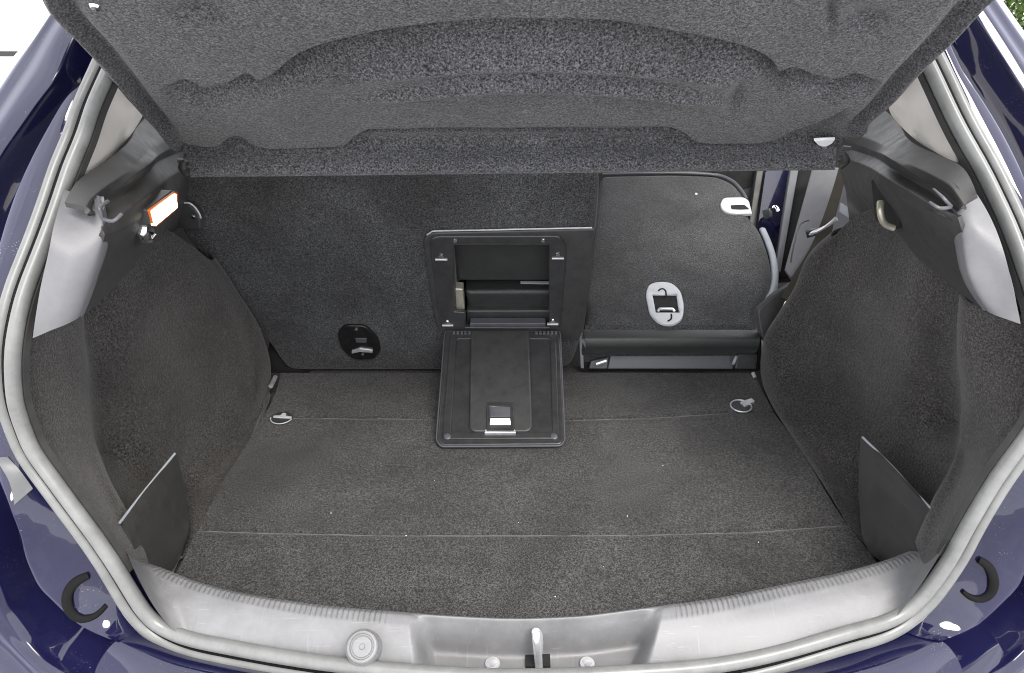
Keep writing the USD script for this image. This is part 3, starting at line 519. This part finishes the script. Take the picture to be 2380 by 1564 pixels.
# right: recess with a pale hook, round hole, small metal bracket
rp = fitplane([at(2022, 425, y=1.0), at(2082, 452, y=.93), at(2082, 535, y=.94), at(2025, 508, y=1.02)])
part(supR, 'hook_recess', slab(rp, rounded(rp.poly([(2020, 418), (2078, 440), (2086, 478), (2084, 536), (2030, 515)], .008), .006), -.01, .006, .002), 'void')
part(supR, 'bag_hook', tube(curve([rp.at(2046, 470, .02), rp.at(2046, 490, .026), rp.at(2050, 510, .026), rp.at(2062, 524, .02), rp.at(2078, 530, .012)], 18, 'cubic'), .0045, 10), 'cream_metal', 60)
part(supL, 'latch_bracket', panel([at(388, 532, y=1.19), at(468, 534, y=1.19), at(466, 508, y=1.19), at(454, 486, y=1.19), at(436, 473, y=1.19), at(415, 474, y=1.19), at(396, 500, y=1.19)], .02, .004, .004), 'black_plastic')
part(supL, 'latch_rim', tube(curve([at(415, 472, y=1.186), at(436, 471, y=1.186), at(455, 484, y=1.186), at(467, 507, y=1.186)], 16), .0016, 8), 'silver_plastic')
part(supL, 'rivet', disc(Plane(at(450, 502, y=1.185), (1, 0, 0), (0, 0, 1)), (0, 0), [(.005, 0), (.004, .003), (0, .004)], 12), 'chrome')
# ---- boot floor pan under the mat and the cabin beyond the seats
part(car, 'floor_pan', box((-.68, .56, .47), (.72, 1.32, .488)), 'side_carpet')
part(car, 'cabin_floor', box((-.74, 1.325, .28), (.76, 2.6, .30)), 'side_carpet')
part(car, 'cabin_side', box((-.76, .80, .3), (-.742, 2.6, 1.0)), 'dark_trim'); part(car, 'cabin_side', box((.80, 1.9, .3), (.82, 2.6, 1.0)), 'dark_trim')
part(car, 'pillar_inner', box((-.735, .86, .5), (-.715, 1.75, 1.13)), 'dark_trim'); part(car, 'pillar_inner', box((.765, .86, .5), (.785, 1.55, 1.13)), 'dark_trim')
part(car, 'front_seat', solid(loftgrid([[(-.70, 2.3, .3), (-.70, 2.35, .7), (-.66, 2.42, 1.15)], [(0, 2.26, .3), (0, 2.31, .7), (0, 2.38, 1.15)], [(.72, 2.3, .3), (.72, 2.35, .7), (.68, 2.42, 1.15)]], 20, 30), .1), 'vinyl', 50)

part(car, 'roof', solid(loftgrid([[(-.56, 1.02, 1.47), (0, .98, 1.52), (.60, 1.02, 1.47)], [(-.58, 1.7, 1.52), (0, 1.7, 1.57), (.62, 1.7, 1.52)], [(-.58, 2.6, 1.48), (0, 2.6, 1.53), (.62, 2.6, 1.48)]], 20, 20), .03), 'navy_paint')
tg = part(car, 'tailgate', solid(loftgrid([[(-.58, 1.0, 1.50), (0, .96, 1.55), (.62, 1.0, 1.50)], [(-.62, .68, 1.84), (.02, .65, 1.88), (.66, .68, 1.84)], [(-.64, .42, 2.10), (.02, .38, 2.14), (.68, .42, 2.10)], [(-.58, .28, 2.20), (.02, .24, 2.24), (.62, .28, 2.20)]], 24, 30), .05), 'navy_paint', 40)
part(tg, 'tailgate_lining', solid(loftgrid([[(-.52, .96, 1.50), (0, .93, 1.53), (.56, .96, 1.50)], [(-.55, .66, 1.80), (.02, .64, 1.82), (.59, .66, 1.80)], [(-.55, .40, 2.06), (.02, .37, 2.08), (.59, .40, 2.06)]], 24, 30), .012), 'dark_trim', 40)
# ---- door aperture seen past the folded seat
def q(name, pts, th, m, bev=.003, par=car, r=0.0): return part(par, name, panel([at(a, b, y=c) for a, b, c in pts], th, bev, r), m)
q('dark_backing', [(1660, 180, 2.05), (2100, 180, 1.95), (2080, 700, 1.70), (1660, 700, 1.85)], .02, 'void')  # near-black backing sheet, put in to paint the dark behind the gaps
q('door_frame', [(1690, 385, 2.0), (1770, 385, 1.98), (1745, 600, 1.75), (1690, 600, 1.8)], .02, 'dark_trim')
q('door_seal', [(1760, 385, 1.93), (1777, 385, 1.93), (1752, 540, 1.78), (1738, 540, 1.78)], .02, 'dark_trim')
jamb = q('door_jamb', [(1777, 385, 1.92), (1842, 385, 1.86), (1815, 600, 1.62), (1750, 610, 1.68)], .02, 'navy_paint')
part(jamb, 'jamb_striker', tube(curve([at(1795, 487, y=1.72), at(1803, 482, y=1.71), at(1808, 492, y=1.70)], 10), .006, 10), 'chrome')
part(jamb, 'jamb_block', panel([at(1770, 490, y=1.74), at(1788, 484, y=1.73), at(1790, 505, y=1.72), at(1776, 512, y=1.73)], .015, .003), 'lamp_smoke')
q('door_strip', [(1838, 385, 1.83), (1858, 385, 1.83), (1815, 632, 1.55), (1800, 632, 1.55)], .015, 'lamp_smoke', r=.004)
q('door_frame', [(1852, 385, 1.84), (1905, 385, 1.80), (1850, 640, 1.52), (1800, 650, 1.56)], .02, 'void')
door = q('door_trim', [(1889, 385, 1.74), (1962, 385, 1.66), (1900, 560, 1.50), (1838, 645, 1.44), (1818, 620, 1.47)], .03, 'pillar_grey', .006)
part(door, 'trim_line', tube(curve([at(1880, 512, y=1.53), at(1862, 520, y=1.52), at(1852, 545, y=1.50), at(1838, 610, y=1.46)], 20), .0018, 6), 'black_plastic')
side = q('wheel_arch_trim', [(1960, 385, 1.50), (1995, 400, 1.42), (2000, 520, 1.30), (1930, 600, 1.32), (1925, 560, 1.36)], .03, 'pillar_grey', .006)
part(side, 'trim_step', panel([at(1952, 470, y=1.33), at(1985, 490, y=1.30), at(1980, 512, y=1.29), at(1950, 492, y=1.32)], .01, .002), 'seat_side')
part(side, 'buckle_slot', tube([at(1972, 440, y=1.30), at(1980, 472, y=1.28)], .004, 8), 'chrome')
# seat belt and its tongue
b0 = np.array([at(1952, 380, y=1.42), at(1925, 470, y=1.38), at(1890, 560, y=1.34), at(1845, 640, y=1.30), at(1815, 690, y=1.27)]); b1 = np.array([at(1972, 380, y=1.41), at(1950, 470, y=1.37), at(1925, 555, y=1.33), at(1875, 640, y=1.29), at(1835, 700, y=1.26)])
belt = part(car, 'seat_belt', solid(loftgrid([b0, b1], 40, 6), .003), 'belt_web')
part(belt, 'belt_tongue', tube(curve([at(1876, 546, y=1.33), at(1892, 540, y=1.32), at(1920, 526, y=1.31), at(1944, 508, y=1.30)], 16), np.interp(np.linspace(0, 1, 16), [0, .2, .6, 1], [.003, .0045, .003, .005]), 10), 'satin_metal')
part(belt, 'belt_stop', panel([at(1872, 540, y=1.325), at(1896, 532, y=1.32), at(1898, 548, y=1.318), at(1876, 554, y=1.325)], .008, .002), 'black_plastic')
part(car, 'corner_cover', panel([at(1762, 722, y=1.262), at(1800, 680, y=1.29), at(1848, 655, y=1.29), at(1815, 740, y=1.25), at(1780, 800, y=1.25), at(1766, 770, y=1.255)], .02, .004, .01), 'black_plastic')
# small catches where floor, seat and side meet
part(car, 'floor_catch', tube([at(629, 898, y=1.19), at(640, 876, y=1.23)], .0045, 10), 'satin_metal')
part(car, 'floor_catch', tube([at(1755, 878, y=1.25), at(1750, 866, y=1.26)], .004, 10), 'satin_metal')
part(car, 'gap_darkening', panel([at(625, 790, y=1.30), at(665, 850, y=1.30), at(720, 866, y=1.29), at(640, 905, y=1.28), at(615, 860, y=1.30)], .01, .003), 'void')  # near-black sheet paints the dark of the open corner gap

# ================================================================== boot mat
mat_t = thing('boot_mat', 'flat dark grey carpet mat covering the boot floor', 'car mat', (0, .95, .49))
lft = curve([at(a, b, z=.5) for a, b in [(652, 868), (634, 930), (600, 990), (555, 1065), (505, 1148), (470, 1215), (445, 1262), (412, 1335)]] + [np.array([-.50, .60, .5])], 360)
rgt = curve([at(a, b, z=.5) for a, b in [(1752, 868), (1770, 905), (1795, 955), (1850, 1030), (1895, 1103), (1940, 1178), (1970, 1222), (2030, 1300)]] + [np.array([.56, .60, .5])], 360)
Vm = loftgrid([lft, rgt], 360, 120)
xx, yy = Vm[..., 0], Vm[..., 1]
nz = meshkit.fbm(np.c_[xx.ravel() * 5, yy.ravel() * 9, np.zeros(xx.size)]).reshape(xx.shape) if hasattr(meshkit, 'fbm') else 0
Vm[..., 2] += .0035 * nz
for px_ in ([(482, 1236), (640, 1241), (900, 1246), (1230, 1247), (1500, 1244), (1750, 1238), (1958, 1222)], [(640, 972), (800, 974), (1000, 976), (1330, 978), (1500, 974), (1690, 962)]):      # pressed folds
    c_ = np.array([at(a, b, z=.5) for a, b in px_]); yc_ = np.interp(xx, c_[:, 0], c_[:, 1]); Vm[..., 2] -= .0028 * np.exp(-((yy - yc_ - .002) / .0032) ** 2) - .0012 * np.exp(-((yy - yc_ + .006) / .006) ** 2)
part(mat_t, 'carpet', solid(Vm, .009), 'boot_carpet', 40)
def zf(x, y): i = np.argmin((xx - x) ** 2 + (yy - y) ** 2); return Vm.reshape(-1, 3)[i, 2]
def seam(px):
    p = np.array([at(a, b, z=.5) for a, b in px]); c = curve(p, 90); c[:, 2] = [zf(x, y) for x, y, _ in c]; return c
plain('thread', (.12, .12, .122), .9)
for px in ([(482, 1236), (640, 1241), (900, 1246), (1230, 1247), (1500, 1244), (1750, 1238), (1958, 1222)], [(640, 972), (800, 974), (1000, 976)], [(1330, 978), (1500, 974), (1690, 962)]):
    c = seam(px); part(mat_t, 'fold_seam', tube(c, .0007, 6, r2=.0005 + .0006 * np.abs(np.sin(np.arange(90) * 1.7))), 'thread')
# lashing rings
for (px, py), rot, full in (((655, 972), -.1, False), ((1722, 945), .5, True)):
    c = at(px, py, z=.503); pl = Plane(c, (math.cos(rot), math.sin(rot), 0), (-math.sin(rot), math.cos(rot), 0)); a = np.linspace(.25, 2 * math.pi - .25, 36) if full else np.linspace(-3.0, -.14, 24)
    R = .021
    ring = part(mat_t, 'lashing_ring', tube(np.array([pl.P(R * math.cos(t), R * .95 * math.sin(t), .002) for t in a]), .0016 if full else .0011, 8), 'satin_metal' if full else 'silver_plastic', 60)
    if full: part(ring, 'ring_tab', slab(pl, rounded([(.004, -.006), (.034, -.004), (.036, .008), (.006, .010)], .003), 0, .004, .001), 'satin_metal')
    else: part(ring, 'ring_tab', slab(pl, rounded([(-.017, -.001), (.019, -.001), (.019, .004), (.006, .006), (.004, .014), (-.003, .014), (-.005, .006), (-.017, .004)], .001), 0, .003, .001), 'silver_plastic')
    part(ring, 'ring_cup', disc(pl, (0, 0), [(R * 1.02, .0002), (R * .9, .0008), (0, .0006)], 28), 'black_plastic')
sp = [(1458, 1203), (1402, 1320), (944, 1246), (1762, 1263), (475, 1163), (212, 1056), (1996, 1226), (2060, 1008), (1540, 1086), (1010, 1120), (1205, 1218), (770, 1196), (1290, 1390)]
top('lint', cat_(*[trimesh.creation.icosphere(1, .0006 + .0005 * rng.random()).apply_translation((lambda p: np.r_[p[:2], zf(p[0], p[1]) + .0015])(at(a, b, z=.5))) for a, b in sp if 500 < a < 1900]), 'lint_white', 'white specks of lint scattered over the dark boot mat', 'lint', kind='stuff')

# ================================================================== left rear seat back, upright
s1 = thing('seat_back', 'upright dark grey carpeted rear seat back with open through-loading hatch', 'seat back', (-.2, 1.3, .5))
LP = Plane((0, 1.289, .5), (1, 0, 0), (0, -.20, 1))
outer = LP.poly([(400, 380), (1393, 372), (1391, 440), (1384, 526), (1372, 640), (1357, 765), (1346, 800), (1330, 846), (1300, 862), (668, 862), (640, 820), (612, 780), (520, 650), (420, 540)])
hole = LP.poly([(1052, 562), (1280, 562), (1284, 762), (1064, 762)])
part(s1, 'backrest', slab(LP, rounded(outer, [.02, .012, .01, .003, .01, .01, .02, .03, .02, .03, .02, .02, .02, .02]), -.11, 0, .010, [rounded(hole, .006)]), 'seat_carpet', 40)
part(s1, 'edge_piping', tube(curve([LP.at(1390, 410, -.004), LP.at(1388, 470, -.004), LP.at(1383, 528, -.004)], 14), .0016, 8), 'bar_grey')
# hatch surround: plate, raised frame, opening
plate = LP.poly([(984, 548), (1006, 535), (1382, 527), (1376, 600), (1366, 700), (1356, 764), (1345, 788), (1034, 776), (1020, 764), (1008, 720)])
hin = LP.poly([(1056, 566), (1276, 566), (1276, 757), (1083, 757), (1083, 722), (1056, 720)])
hatch = part(s1, 'hatch_surround', slab(LP, rounded(plate, [.014, .006, .004, .01, .01, .008, .012, .006, .008, .01]), -.004, .007, .004, [rounded(hin, .004)]), 'black_plastic', 40)
fo = LP.poly([(998, 552), (1022, 545), (1300, 545), (1318, 570), (1303, 762), (1040, 762), (1022, 740)], .007); fi = LP.poly([(1056, 566), (1276, 566), (1276, 757), (1083, 757), (1083, 722), (1056, 720)], .007)
part(hatch, 'frame', slab(LP, rounded(fo, [.01, .006, .008, .012, .008, .008, .012]), .005, .0115, .0035, [rounded(inset(ccw(np.array(fi)), -.001), .003)]), 'gloss_black', 40)
part(hatch, 'rim_highlight', tube(curve([LP.at(992, 546, .006), LP.at(1008, 537, .006), LP.at(1100, 535, .006), LP.at(1376, 529, .006)], 24), .0014, 8), 'satin_metal')  # bright tube paints the highlight along the top of the surround
for px, py in ((1025, 594), (1297, 591), (1040, 748), (1285, 745), (1058, 560), (1262, 559)):
    c = LP.uv(px, py, .0115); sc = part(hatch, 'screw', disc(LP, c, [(.0045, .010), (.0045, .013), (.0035, .0142), (0, .0145)], 14), 'chrome', 30)
    if py > 570: part(hatch, 'screw_tab', slab(LP, rounded([c + [-.0115, -.0105], c + [.0115, -.0105], c + [.0115, -.0065], c + [-.0115, -.0065]], .0012), .010, .0145, .001), 'satin_metal')
# inside the opening: black vinyl armrest, gap, lower pad, metal catch
part(s1, 'armrest_pad', slab(LP, rounded(LP.poly([(1040, 545), (1290, 545), (1290, 656), (1058, 656)], -.035), .008), -.075, -.035, .012), 'vinyl', 50)
part(s1, 'gap_bar', slab(LP, LP.poly([(1115, 661), (1276, 660), (1276, 667), (1117, 668)], -.05), -.06, -.05, .001), 'silver_plastic')
part(s1, 'lower_pad', slab(LP, rounded(LP.poly([(1080, 676), (1290, 676), (1290, 717), (1088, 717)], -.028), .006), -.075, -.028, .009), 'vinyl', 50)
part(s1, 'opening_base', slab(LP, rounded(LP.poly([(1084, 722), (1290, 722), (1290, 775), (1086, 775)], -.016), .003), -.07, -.016, .004), 'black_plastic')
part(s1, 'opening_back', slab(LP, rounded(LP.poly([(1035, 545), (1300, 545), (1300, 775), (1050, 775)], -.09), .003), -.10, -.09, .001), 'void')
cc = [(1052, 670), (1076, 672), (1080, 722), (1054, 720)]
part(s1, 'metal_catch', slab(LP, rounded(LP.poly(cc, -.008), .003), -.03, -.008, .003), 'cream_metal')
# lower hinge strip and lid folded down on to the floor
part(hatch, 'hinge_strip', slab(LP, rounded(LP.poly([(1092, 752), (1268, 752), (1270, 766), (1092, 766)], .008), .002), -.01, .008, .002), 'bar_grey')
h0 = LP.at(1033, 768, .012); h1 = LP.at(1304, 768, .012); f0 = at(1164, 1034, z=.514)
LD = Plane((h0 + h1) / 2, h1 - h0, (h0 + h1) / 2 - f0)
lid = part(s1, 'hatch_lid', slab(LD, rounded(LD.poly([(1034, 768), (1302, 768), (1313, 1020), (1304, 1034), (1024, 1036), (1014, 1020)]), [.008, .008, .006, .010, .010, .006]), -.010, 0, .004), 'gloss_black', 40)
lo_ = rounded(LD.poly([(1034, 768), (1302, 768), (1313, 1020), (1304, 1034), (1024, 1036), (1014, 1020)]), [.008, .008, .006, .010, .010, .006]); part(lid, 'lid_edge_glint', tube(np.array([LD.P(u, v, -.0035) for u, v in lo_]), .0019, 8, True), 'bar_grey', 60)  # paler tube paints the edge highlight round the lid outline
ro = LD.poly([(1046, 776), (1292, 776), (1300, 1022), (1028, 1022)]); ri = LD.poly([(1062, 790), (1278, 790), (1284, 1006), (1048, 1006)])
part(lid, 'lid_rim', slab(LD, rounded(ro, .008), -.001, .0035, .0022, [rounded(ri, .007)]), 'gloss_black', 40)
part(lid, 'centre_panel', slab(LD, rounded(LD.poly([(1094, 770), (1230, 770), (1238, 1004), (1090, 1004)], .006), [.002, .002, .016, .016]), -.001, .007, .004), 'black_plastic', 40)
for px in list(range(1052, 1090, 9)) + list(range(1244, 1290, 9)):
    part(lid, 'hinge_knuckle', slab(LD, rounded(LD.poly([(px, 769), (px + 6, 769), (px + 6, 777), (px, 777)], .004), .0008), 0, .005, .001), 'bar_grey')
lt = part(lid, 'lid_latch', slab(LD, rounded(LD.poly([(1131, 936), (1194, 936), (1196, 1004), (1130, 1004)], .008), .003), .002, .0105, .002, [LD.poly([(1139, 946), (1186, 946), (1187, 996), (1138, 996)], .008)]), 'gloss_black', 40)
LT = Plane(LD.at(1162, 980, .010), LD.e1, LD.e2 * .93 + LD.n * .36)
part(lid, 'latch_tongue', slab(LT, rounded(LT.poly([(1139, 972), (1186, 972), (1187, 988), (1138, 988)]), .001), -.004, .001, .001), 'satin_metal')
part(lid, 'latch_window', slab(LD, rounded(LD.poly([(1139, 945), (1187, 945), (1187, 969), (1139, 969)], .008), .001), .004, .0085, .001), 'bar_grey')
part(lid, 'latch_foot', slab(LD, rounded(LD.poly([(1128, 998), (1197, 998), (1199, 1007), (1126, 1007)], .009), .0015), .002, .010, .001), 'satin_metal')
for px in (1040, 1288): part(lid, 'lid_stud', disc(LD, LD.uv(px, 1014, .004), [(.006, .002), (.006, .004), (.0035, .005), (0, .0045)], 16), 'bar_grey')
# black latch cover at lower left
cv = LP.uv(835, 791); tilt = Plane(LP.P(*cv), LP.e1 + LP.e2 * -.10, LP.e2)
lc = part(s1, 'latch_cover', slab(tilt, rounded(tilt.poly([(784, 772), (800, 752), (850, 753), (880, 782), (886, 812), (870, 832), (822, 832), (794, 808)]), .012), -.002, .006, .003), 'deep_black', 40)
part(lc, 'latch_bar', slab(tilt, rounded(tilt.poly([(818, 814), (836, 808), (866, 812), (866, 818), (836, 816), (818, 820)], .007), .001), .004, .010, .001), 'satin_metal')
part(lc, 'latch_slot', slab(tilt, rounded(tilt.poly([(826, 786), (852, 786), (852, 796), (828, 796)], .007), .001), .004, .008, .001), 'bar_grey')
for px, py in ((828, 766), (843, 824)): part(lc, 'latch_screw', disc(tilt, tilt.uv(px, py, .007), [(.0035, .005), (.0035, .008), (0, .009)], 10), 'chrome')

# ================================================================== right rear seat back, folded down
s2 = thing('seat_back', 'folded dark grey carpeted right seat back lying forward with silver latch bezel', 'seat back', (.32, 1.5, .5))
RP = Plane((.3, 1.27, .606), (1, 0, 0), (0, .58, .145))
o2 = RP.poly([(1356, 772), (1378, 560), (1392, 450), (1396, 404), (1560, 400), (1668, 404), (1712, 424), (1738, 464), (1744, 500), (1770, 530), (1790, 580), (1800, 640), (1785, 690), (1760, 722), (1766, 772)])
part(s2, 'backrest', slab(RP, rounded(o2, [.004, .01, .01, .02, .05, .05, .05, .04, .008, .05, .06, .06, .05, .02, .006], 5), -.09, 0, .022), 'seat_carpet', 50)
part(s2, 'seat_side', tube(curve([RP.at(1772, 534, -.012), RP.at(1791, 580, -.012), RP.at(1801, 640, -.014), RP.at(1790, 690, -.016), RP.at(1764, 722, -.02)], 30, 'cubic'), .007, 10, r2=.009), 'seat_side', 60)
part(s2, 'seat_side', tube(curve([RP.at(1400, 405, -.008), RP.at(1560, 402, -.008), RP.at(1665, 407, -.008), RP.at(1708, 426, -.008), RP.at(1735, 464, -.008)], 40), .005, 10), 'bar_grey', 60)
# rolled near end and hinge bar
p0, p1 = RP.at(1357, 774), RP.at(1766, 774)
xs_ = np.linspace(0, 1, 30); a = np.linspace(0, 1, 16)
ang = np.linspace(-.3, math.pi * .62, 16); Vr = np.array([[p0 + (p1 - p0) * u + np.array([0, .03 - .034 * math.sin(t + .5) , -.022 + .026 * math.cos(t) * 1.0]) for u in xs_] for t in ang])
part(s2, 'roll_edge', solid(loftgrid([[p0 + [0, .012, .001], p1 + [0, .012, .001]], [p0 + [0, 0, -.001], p1 + [0, 0, -.001]], [p0 + [.002, -.013, -.007], p1 + [-.002, -.013, -.007]], [p0 + [.003, -.017, -.022], p1 + [-.003, -.017, -.022]], [p0 + [.004, -.006, -.046], p1 + [-.004, -.006, -.046]], [p0 + [.006, .01, -.054], p1 + [-.006, .01, -.054]]], 30, 40), .004), 'vinyl', 60)
part(s2, 'hinge_bar', panel([at(1418, 826, y=1.286), at(1712, 824, y=1.286), at(1704, 858, y=1.272), at(1412, 858, y=1.272)], .012, .003, .003), 'bar_grey')
part(s2, 'hinge_bracket', panel([at(1372, 838, y=1.282), at(1416, 828, y=1.282), at(1412, 858, y=1.27), at(1368, 858, y=1.27)], .014, .003, .004), 'black_plastic')
part(s2, 'hinge_bracket', panel([at(1714, 822, y=1.282), at(1760, 822, y=1.282), at(1758, 858, y=1.27), at(1708, 858, y=1.27)], .014, .003, .004), 'black_plastic')
part(s2, 'hinge_pin', tube([at(1386, 846, y=1.262), at(1410, 838, y=1.262)], .004, 8), 'satin_metal'); part(s2, 'hinge_pin', tube([at(1704, 846, y=1.262), at(1712, 828, y=1.262)], .003, 8), 'satin_metal')
part(s2, 'dark_gap', panel([at(1352, 780, y=1.292), at(1770, 780, y=1.292), at(1770, 862, y=1.292), at(1352, 862, y=1.292)], .008, .001), 'void')
part(s2, 'metal_strip', panel([at(1346, 775, y=1.285), at(1354, 770, y=1.285), at(1357, 856, y=1.285), at(1350, 856, y=1.285)], .006, .001), 'satin_metal')
part(s2, 'metal_pin', tube([at(1357, 790, y=1.27), at(1363, 806, y=1.27)], .004, 8), 'satin_metal')
# silver bezels
bz = rounded(RP.poly([(1500, 685), (1508, 664), (1530, 658), (1560, 660), (1582, 680), (1590, 715), (1586, 745), (1568, 758), (1535, 757), (1510, 735)]), .018)
hb = RP.poly([(1516, 688), (1572, 688), (1578, 730), (1524, 730)])
bez = part(s2, 'latch_bezel', slab(RP, bz, -.002, .006, .003, [hb]), 'silver_plastic', 40)
part(bez, 'bezel_hole', slab(RP, RP.poly([(1514, 686), (1574, 686), (1580, 732), (1522, 732)]), -.001, .001, 0), 'void')
part(bez, 'latch_hook', tube(curve([RP.at(1529, 724, .002), RP.at(1534, 718, .005), RP.at(1562, 718, .005), RP.at(1568, 724, .002)], 14), .0032, 8), 'satin_metal')
part(bez, 'key_slot', tube(curve([RP.at(1530, 676, .0065), RP.at(1540, 671, .0065), RP.at(1547, 676, .0065), RP.at(1548, 688, .0065)], 12), .0018, 6), 'void'); part(bez, 'key_slot', tube(curve([RP.at(1560, 730, .0065), RP.at(1560, 740, .0065), RP.at(1552, 746, .0065)], 12), .0018, 6), 'void')
b2 = part(s2, 'upper_bezel', slab(RP, rounded(RP.poly([(1672, 480), (1680, 463), (1728, 462), (1740, 470), (1746, 494), (1748, 500), (1700, 500), (1680, 494)]), .012), -.002, .006, .003), 'silver_plastic', 40)
part(b2, 'bezel_hole', slab(RP, rounded(RP.poly([(1698, 477), (1730, 476), (1742, 486), (1722, 487), (1700, 486)], .0065), .003), .004, .0068, 0), 'void')
part(s2, 'stud', disc(RP, RP.uv(1618, 451), [(.004, -.002), (.003, .002), (0, .003)], 10), 'white_plastic')

# ================================================================== parcel shelf, lifted, underside towards the viewer
sh = thing('parcel_shelf', 'raised parcel shelf with moulded speckled grey felt underside', 'parcel shelf', (0, 1.2, .97))
rows_y = np.array([-110, -60, 0, 20, 44, 65, 110, 180, 250, 285, 310, 332, 346, 356, 372, 392, 414])
lefts = np.array([88, 88, 92, 98, 112, 130, 177, 241, 302, 333, 358, 376, 388, 402, 434, 440, 444])
rights = np.array([2330, 2330, 2326, 2307, 2284, 2264, 2222, 2146, 2082, 2045, 2020, 2014, 1996, 1966, 1946, 1943, 1941])
yy_ = np.r_[np.linspace(-110, 330, 230), np.linspace(332, 412, 60)]; uu = np.linspace(0, 1, 560)
lf, rg = PchipInterpolator(rows_y, lefts)(yy_), PchipInterpolator(rows_y, rights)(yy_)
PX = lf[:, None] + (rg - lf)[:, None] * uu[None]; PY = np.repeat(yy_[:, None], len(uu), 1)
PY = PY - np.clip((PY - 250) / 160, 0, 1) * (PX - 430) / 1510 * 17          # the hinge edge rises slightly to the right
SP = Plane((0, 1.1, .998), (1, 0, 0), (0, -.773, .635))
arc = PchipInterpolator([300, 403, 430, 481, 528, 576, 598, 640, 694, 795, 977, 1201, 1370, 1587, 1687, 1755, 1795, 1812, 1843, 1890, 1941, 1988, 2022, 2100], [212, 196, 186, 203, 193, 172, 184, 164, 126, 91, 58, 42, 44, 75, 95, 116, 142, 166, 156, 173, 183, 170, 180, 200])
pad = PchipInterpolator([380, 454, 481, 508, 527, 549, 593, 627, 795, 828, 862, 1201, 1540, 1575, 1589, 1619, 1653, 1748, 1789, 1840, 1900, 2000], [330, 337, 342, 340, 325, 316, 338, 346, 341, 316, 300, 296, 293, 301, 308, 329, 334, 334, 329, 306, 285, 230])
amp = .038 * sstep((PX - 370) / 70) * sstep((2060 - PX) / 70) * (.55 + .45 * sstep((PX - 600) / 120) * sstep((1840 - PX) / 120))
da = PY - arc(np.clip(PX, 300, 2100)); depth_ramp = 60 + 75 * sstep((PX - 600) / 300) * sstep((1830 - PX) / 300)
h = -amp * sstep((da + 2) / 5.5) * (1 - sstep(da / depth_ramp))
dp = PY - pad(np.clip(PX, 380, 2000)); h -= .017 * sstep((dp + 2) / 6) * sstep((PX - 400) / 50) * np.maximum(sstep((1990 - PX) / 90), sstep((PY - 318) / 30))
h -= .008 * np.exp(-((PY - (327 - .002 * (PX - 828))) / 2.6) ** 2) * sstep((PX - 820) / 15) * sstep((1585 - PX) / 15)   # fine crease
for rr, am, sg in ((152, .009, 11), (196, .011, 12)):                      # two soft curved ribs
    cr = rr + ((PX - 1240) / 470) ** 2 * 48; h += am * np.exp(-((PY - cr) / sg) ** 2) * sstep((PX - 760) / 200) * sstep((1740 - PX) / 160)
cr = 172 + ((PX - 1240) / 470) ** 2 * 48; h -= .003 * np.exp(-((PY - cr) / 8) ** 2) * sstep((PX - 960) / 120) * sstep((1600 - PX) / 120)
h -= .012 * np.exp(-((PX - (1722 - .35 * (PY - 190))) / 14) ** 2) * np.exp(-((PY - 225) / 38) ** 2) * .6     # dents
h += .006 * np.exp(-((PX - 640) / 34) ** 2) * np.exp(-((PY - 205) / 45) ** 2)
h -= .010 * np.exp(-(((PX - 470) / 60) ** 2 + ((PY - 22) / 26) ** 2)); h -= .009 * np.exp(-(((PX - 2010) / 50) ** 2 + ((PY - 40) / 26) ** 2)); h -= .008 * np.exp(-(((PX - 1930) / 12) ** 2 + ((PY - 30) / 40) ** 2))
eL = PX - lf[:, None]; eR = rg[:, None] - PX; e = np.minimum(eL, eR)
brd = 105 - 40 * np.clip(PY / 330, 0, 1)
h -= .020 * np.exp(-((e - brd * .52) / (brd * .30)) ** 2) * sstep((350 - PY) / 60); h -= .008 * (1 - sstep(e / 14))
wob = meshkit.fbm(np.c_[PX.ravel() / 90, PY.ravel() / 60, np.zeros(PX.size)]).reshape(PX.shape); h += .0022 * wob
V = np.zeros(PX.shape + (3,))
rr_ = FW[None, None] + RT * ((PX - 1190) / F)[..., None] - UP * ((PY - 782) / F)[..., None]
tt_ = ((SP.o - CAM) @ SP.n) / (rr_ @ SP.n); lipw = sstep((PY + (PX - 430) / 1510 * 17 - 338) / 75)
h = h * (1 - lipw)
V = CAM + (tt_ * (1 - .085 * lipw ** 1.15))[..., None] * rr_ + SP.n * h[..., None]        # rolled hinge edge
panel_ = part(sh, 'felt_panel', solid(V, .010), 'shelf_felt', 50)
part(sh, 'shelf_clip', panel([SP.at(1892, 327, .004), SP.at(1941, 325, .004), SP.at(1934, 334, .004), SP.at(1917, 343, .004), SP.at(1902, 338, .004)], .004, .001), 'white_plastic')
part(sh, 'stud', disc(SP, SP.uv(222, 15), [(.008, -.006), (.006, .001), (.004, .003), (0, .0035)], 14), 'chrome')
for pts in ([(432, 372), (428, 388), (436, 408)], [(1958, 356), (1962, 372), (1950, 388)]):
    part(sh, 'pivot_pin', tube(curve([at(a, b, y=1.045) for a, b in pts], 12), np.interp(np.linspace(0, 1, 12), [0, .5, 1], [.004, .009, .005]), 10), 'dark_trim')
for a, b in ((424, 374), (1968, 344)): part(sh, 'pivot_clip', tube([at(a - 10, b, y=1.05), at(a + 8, b + 1, y=1.05)], .0035, 8), 'bar_grey')
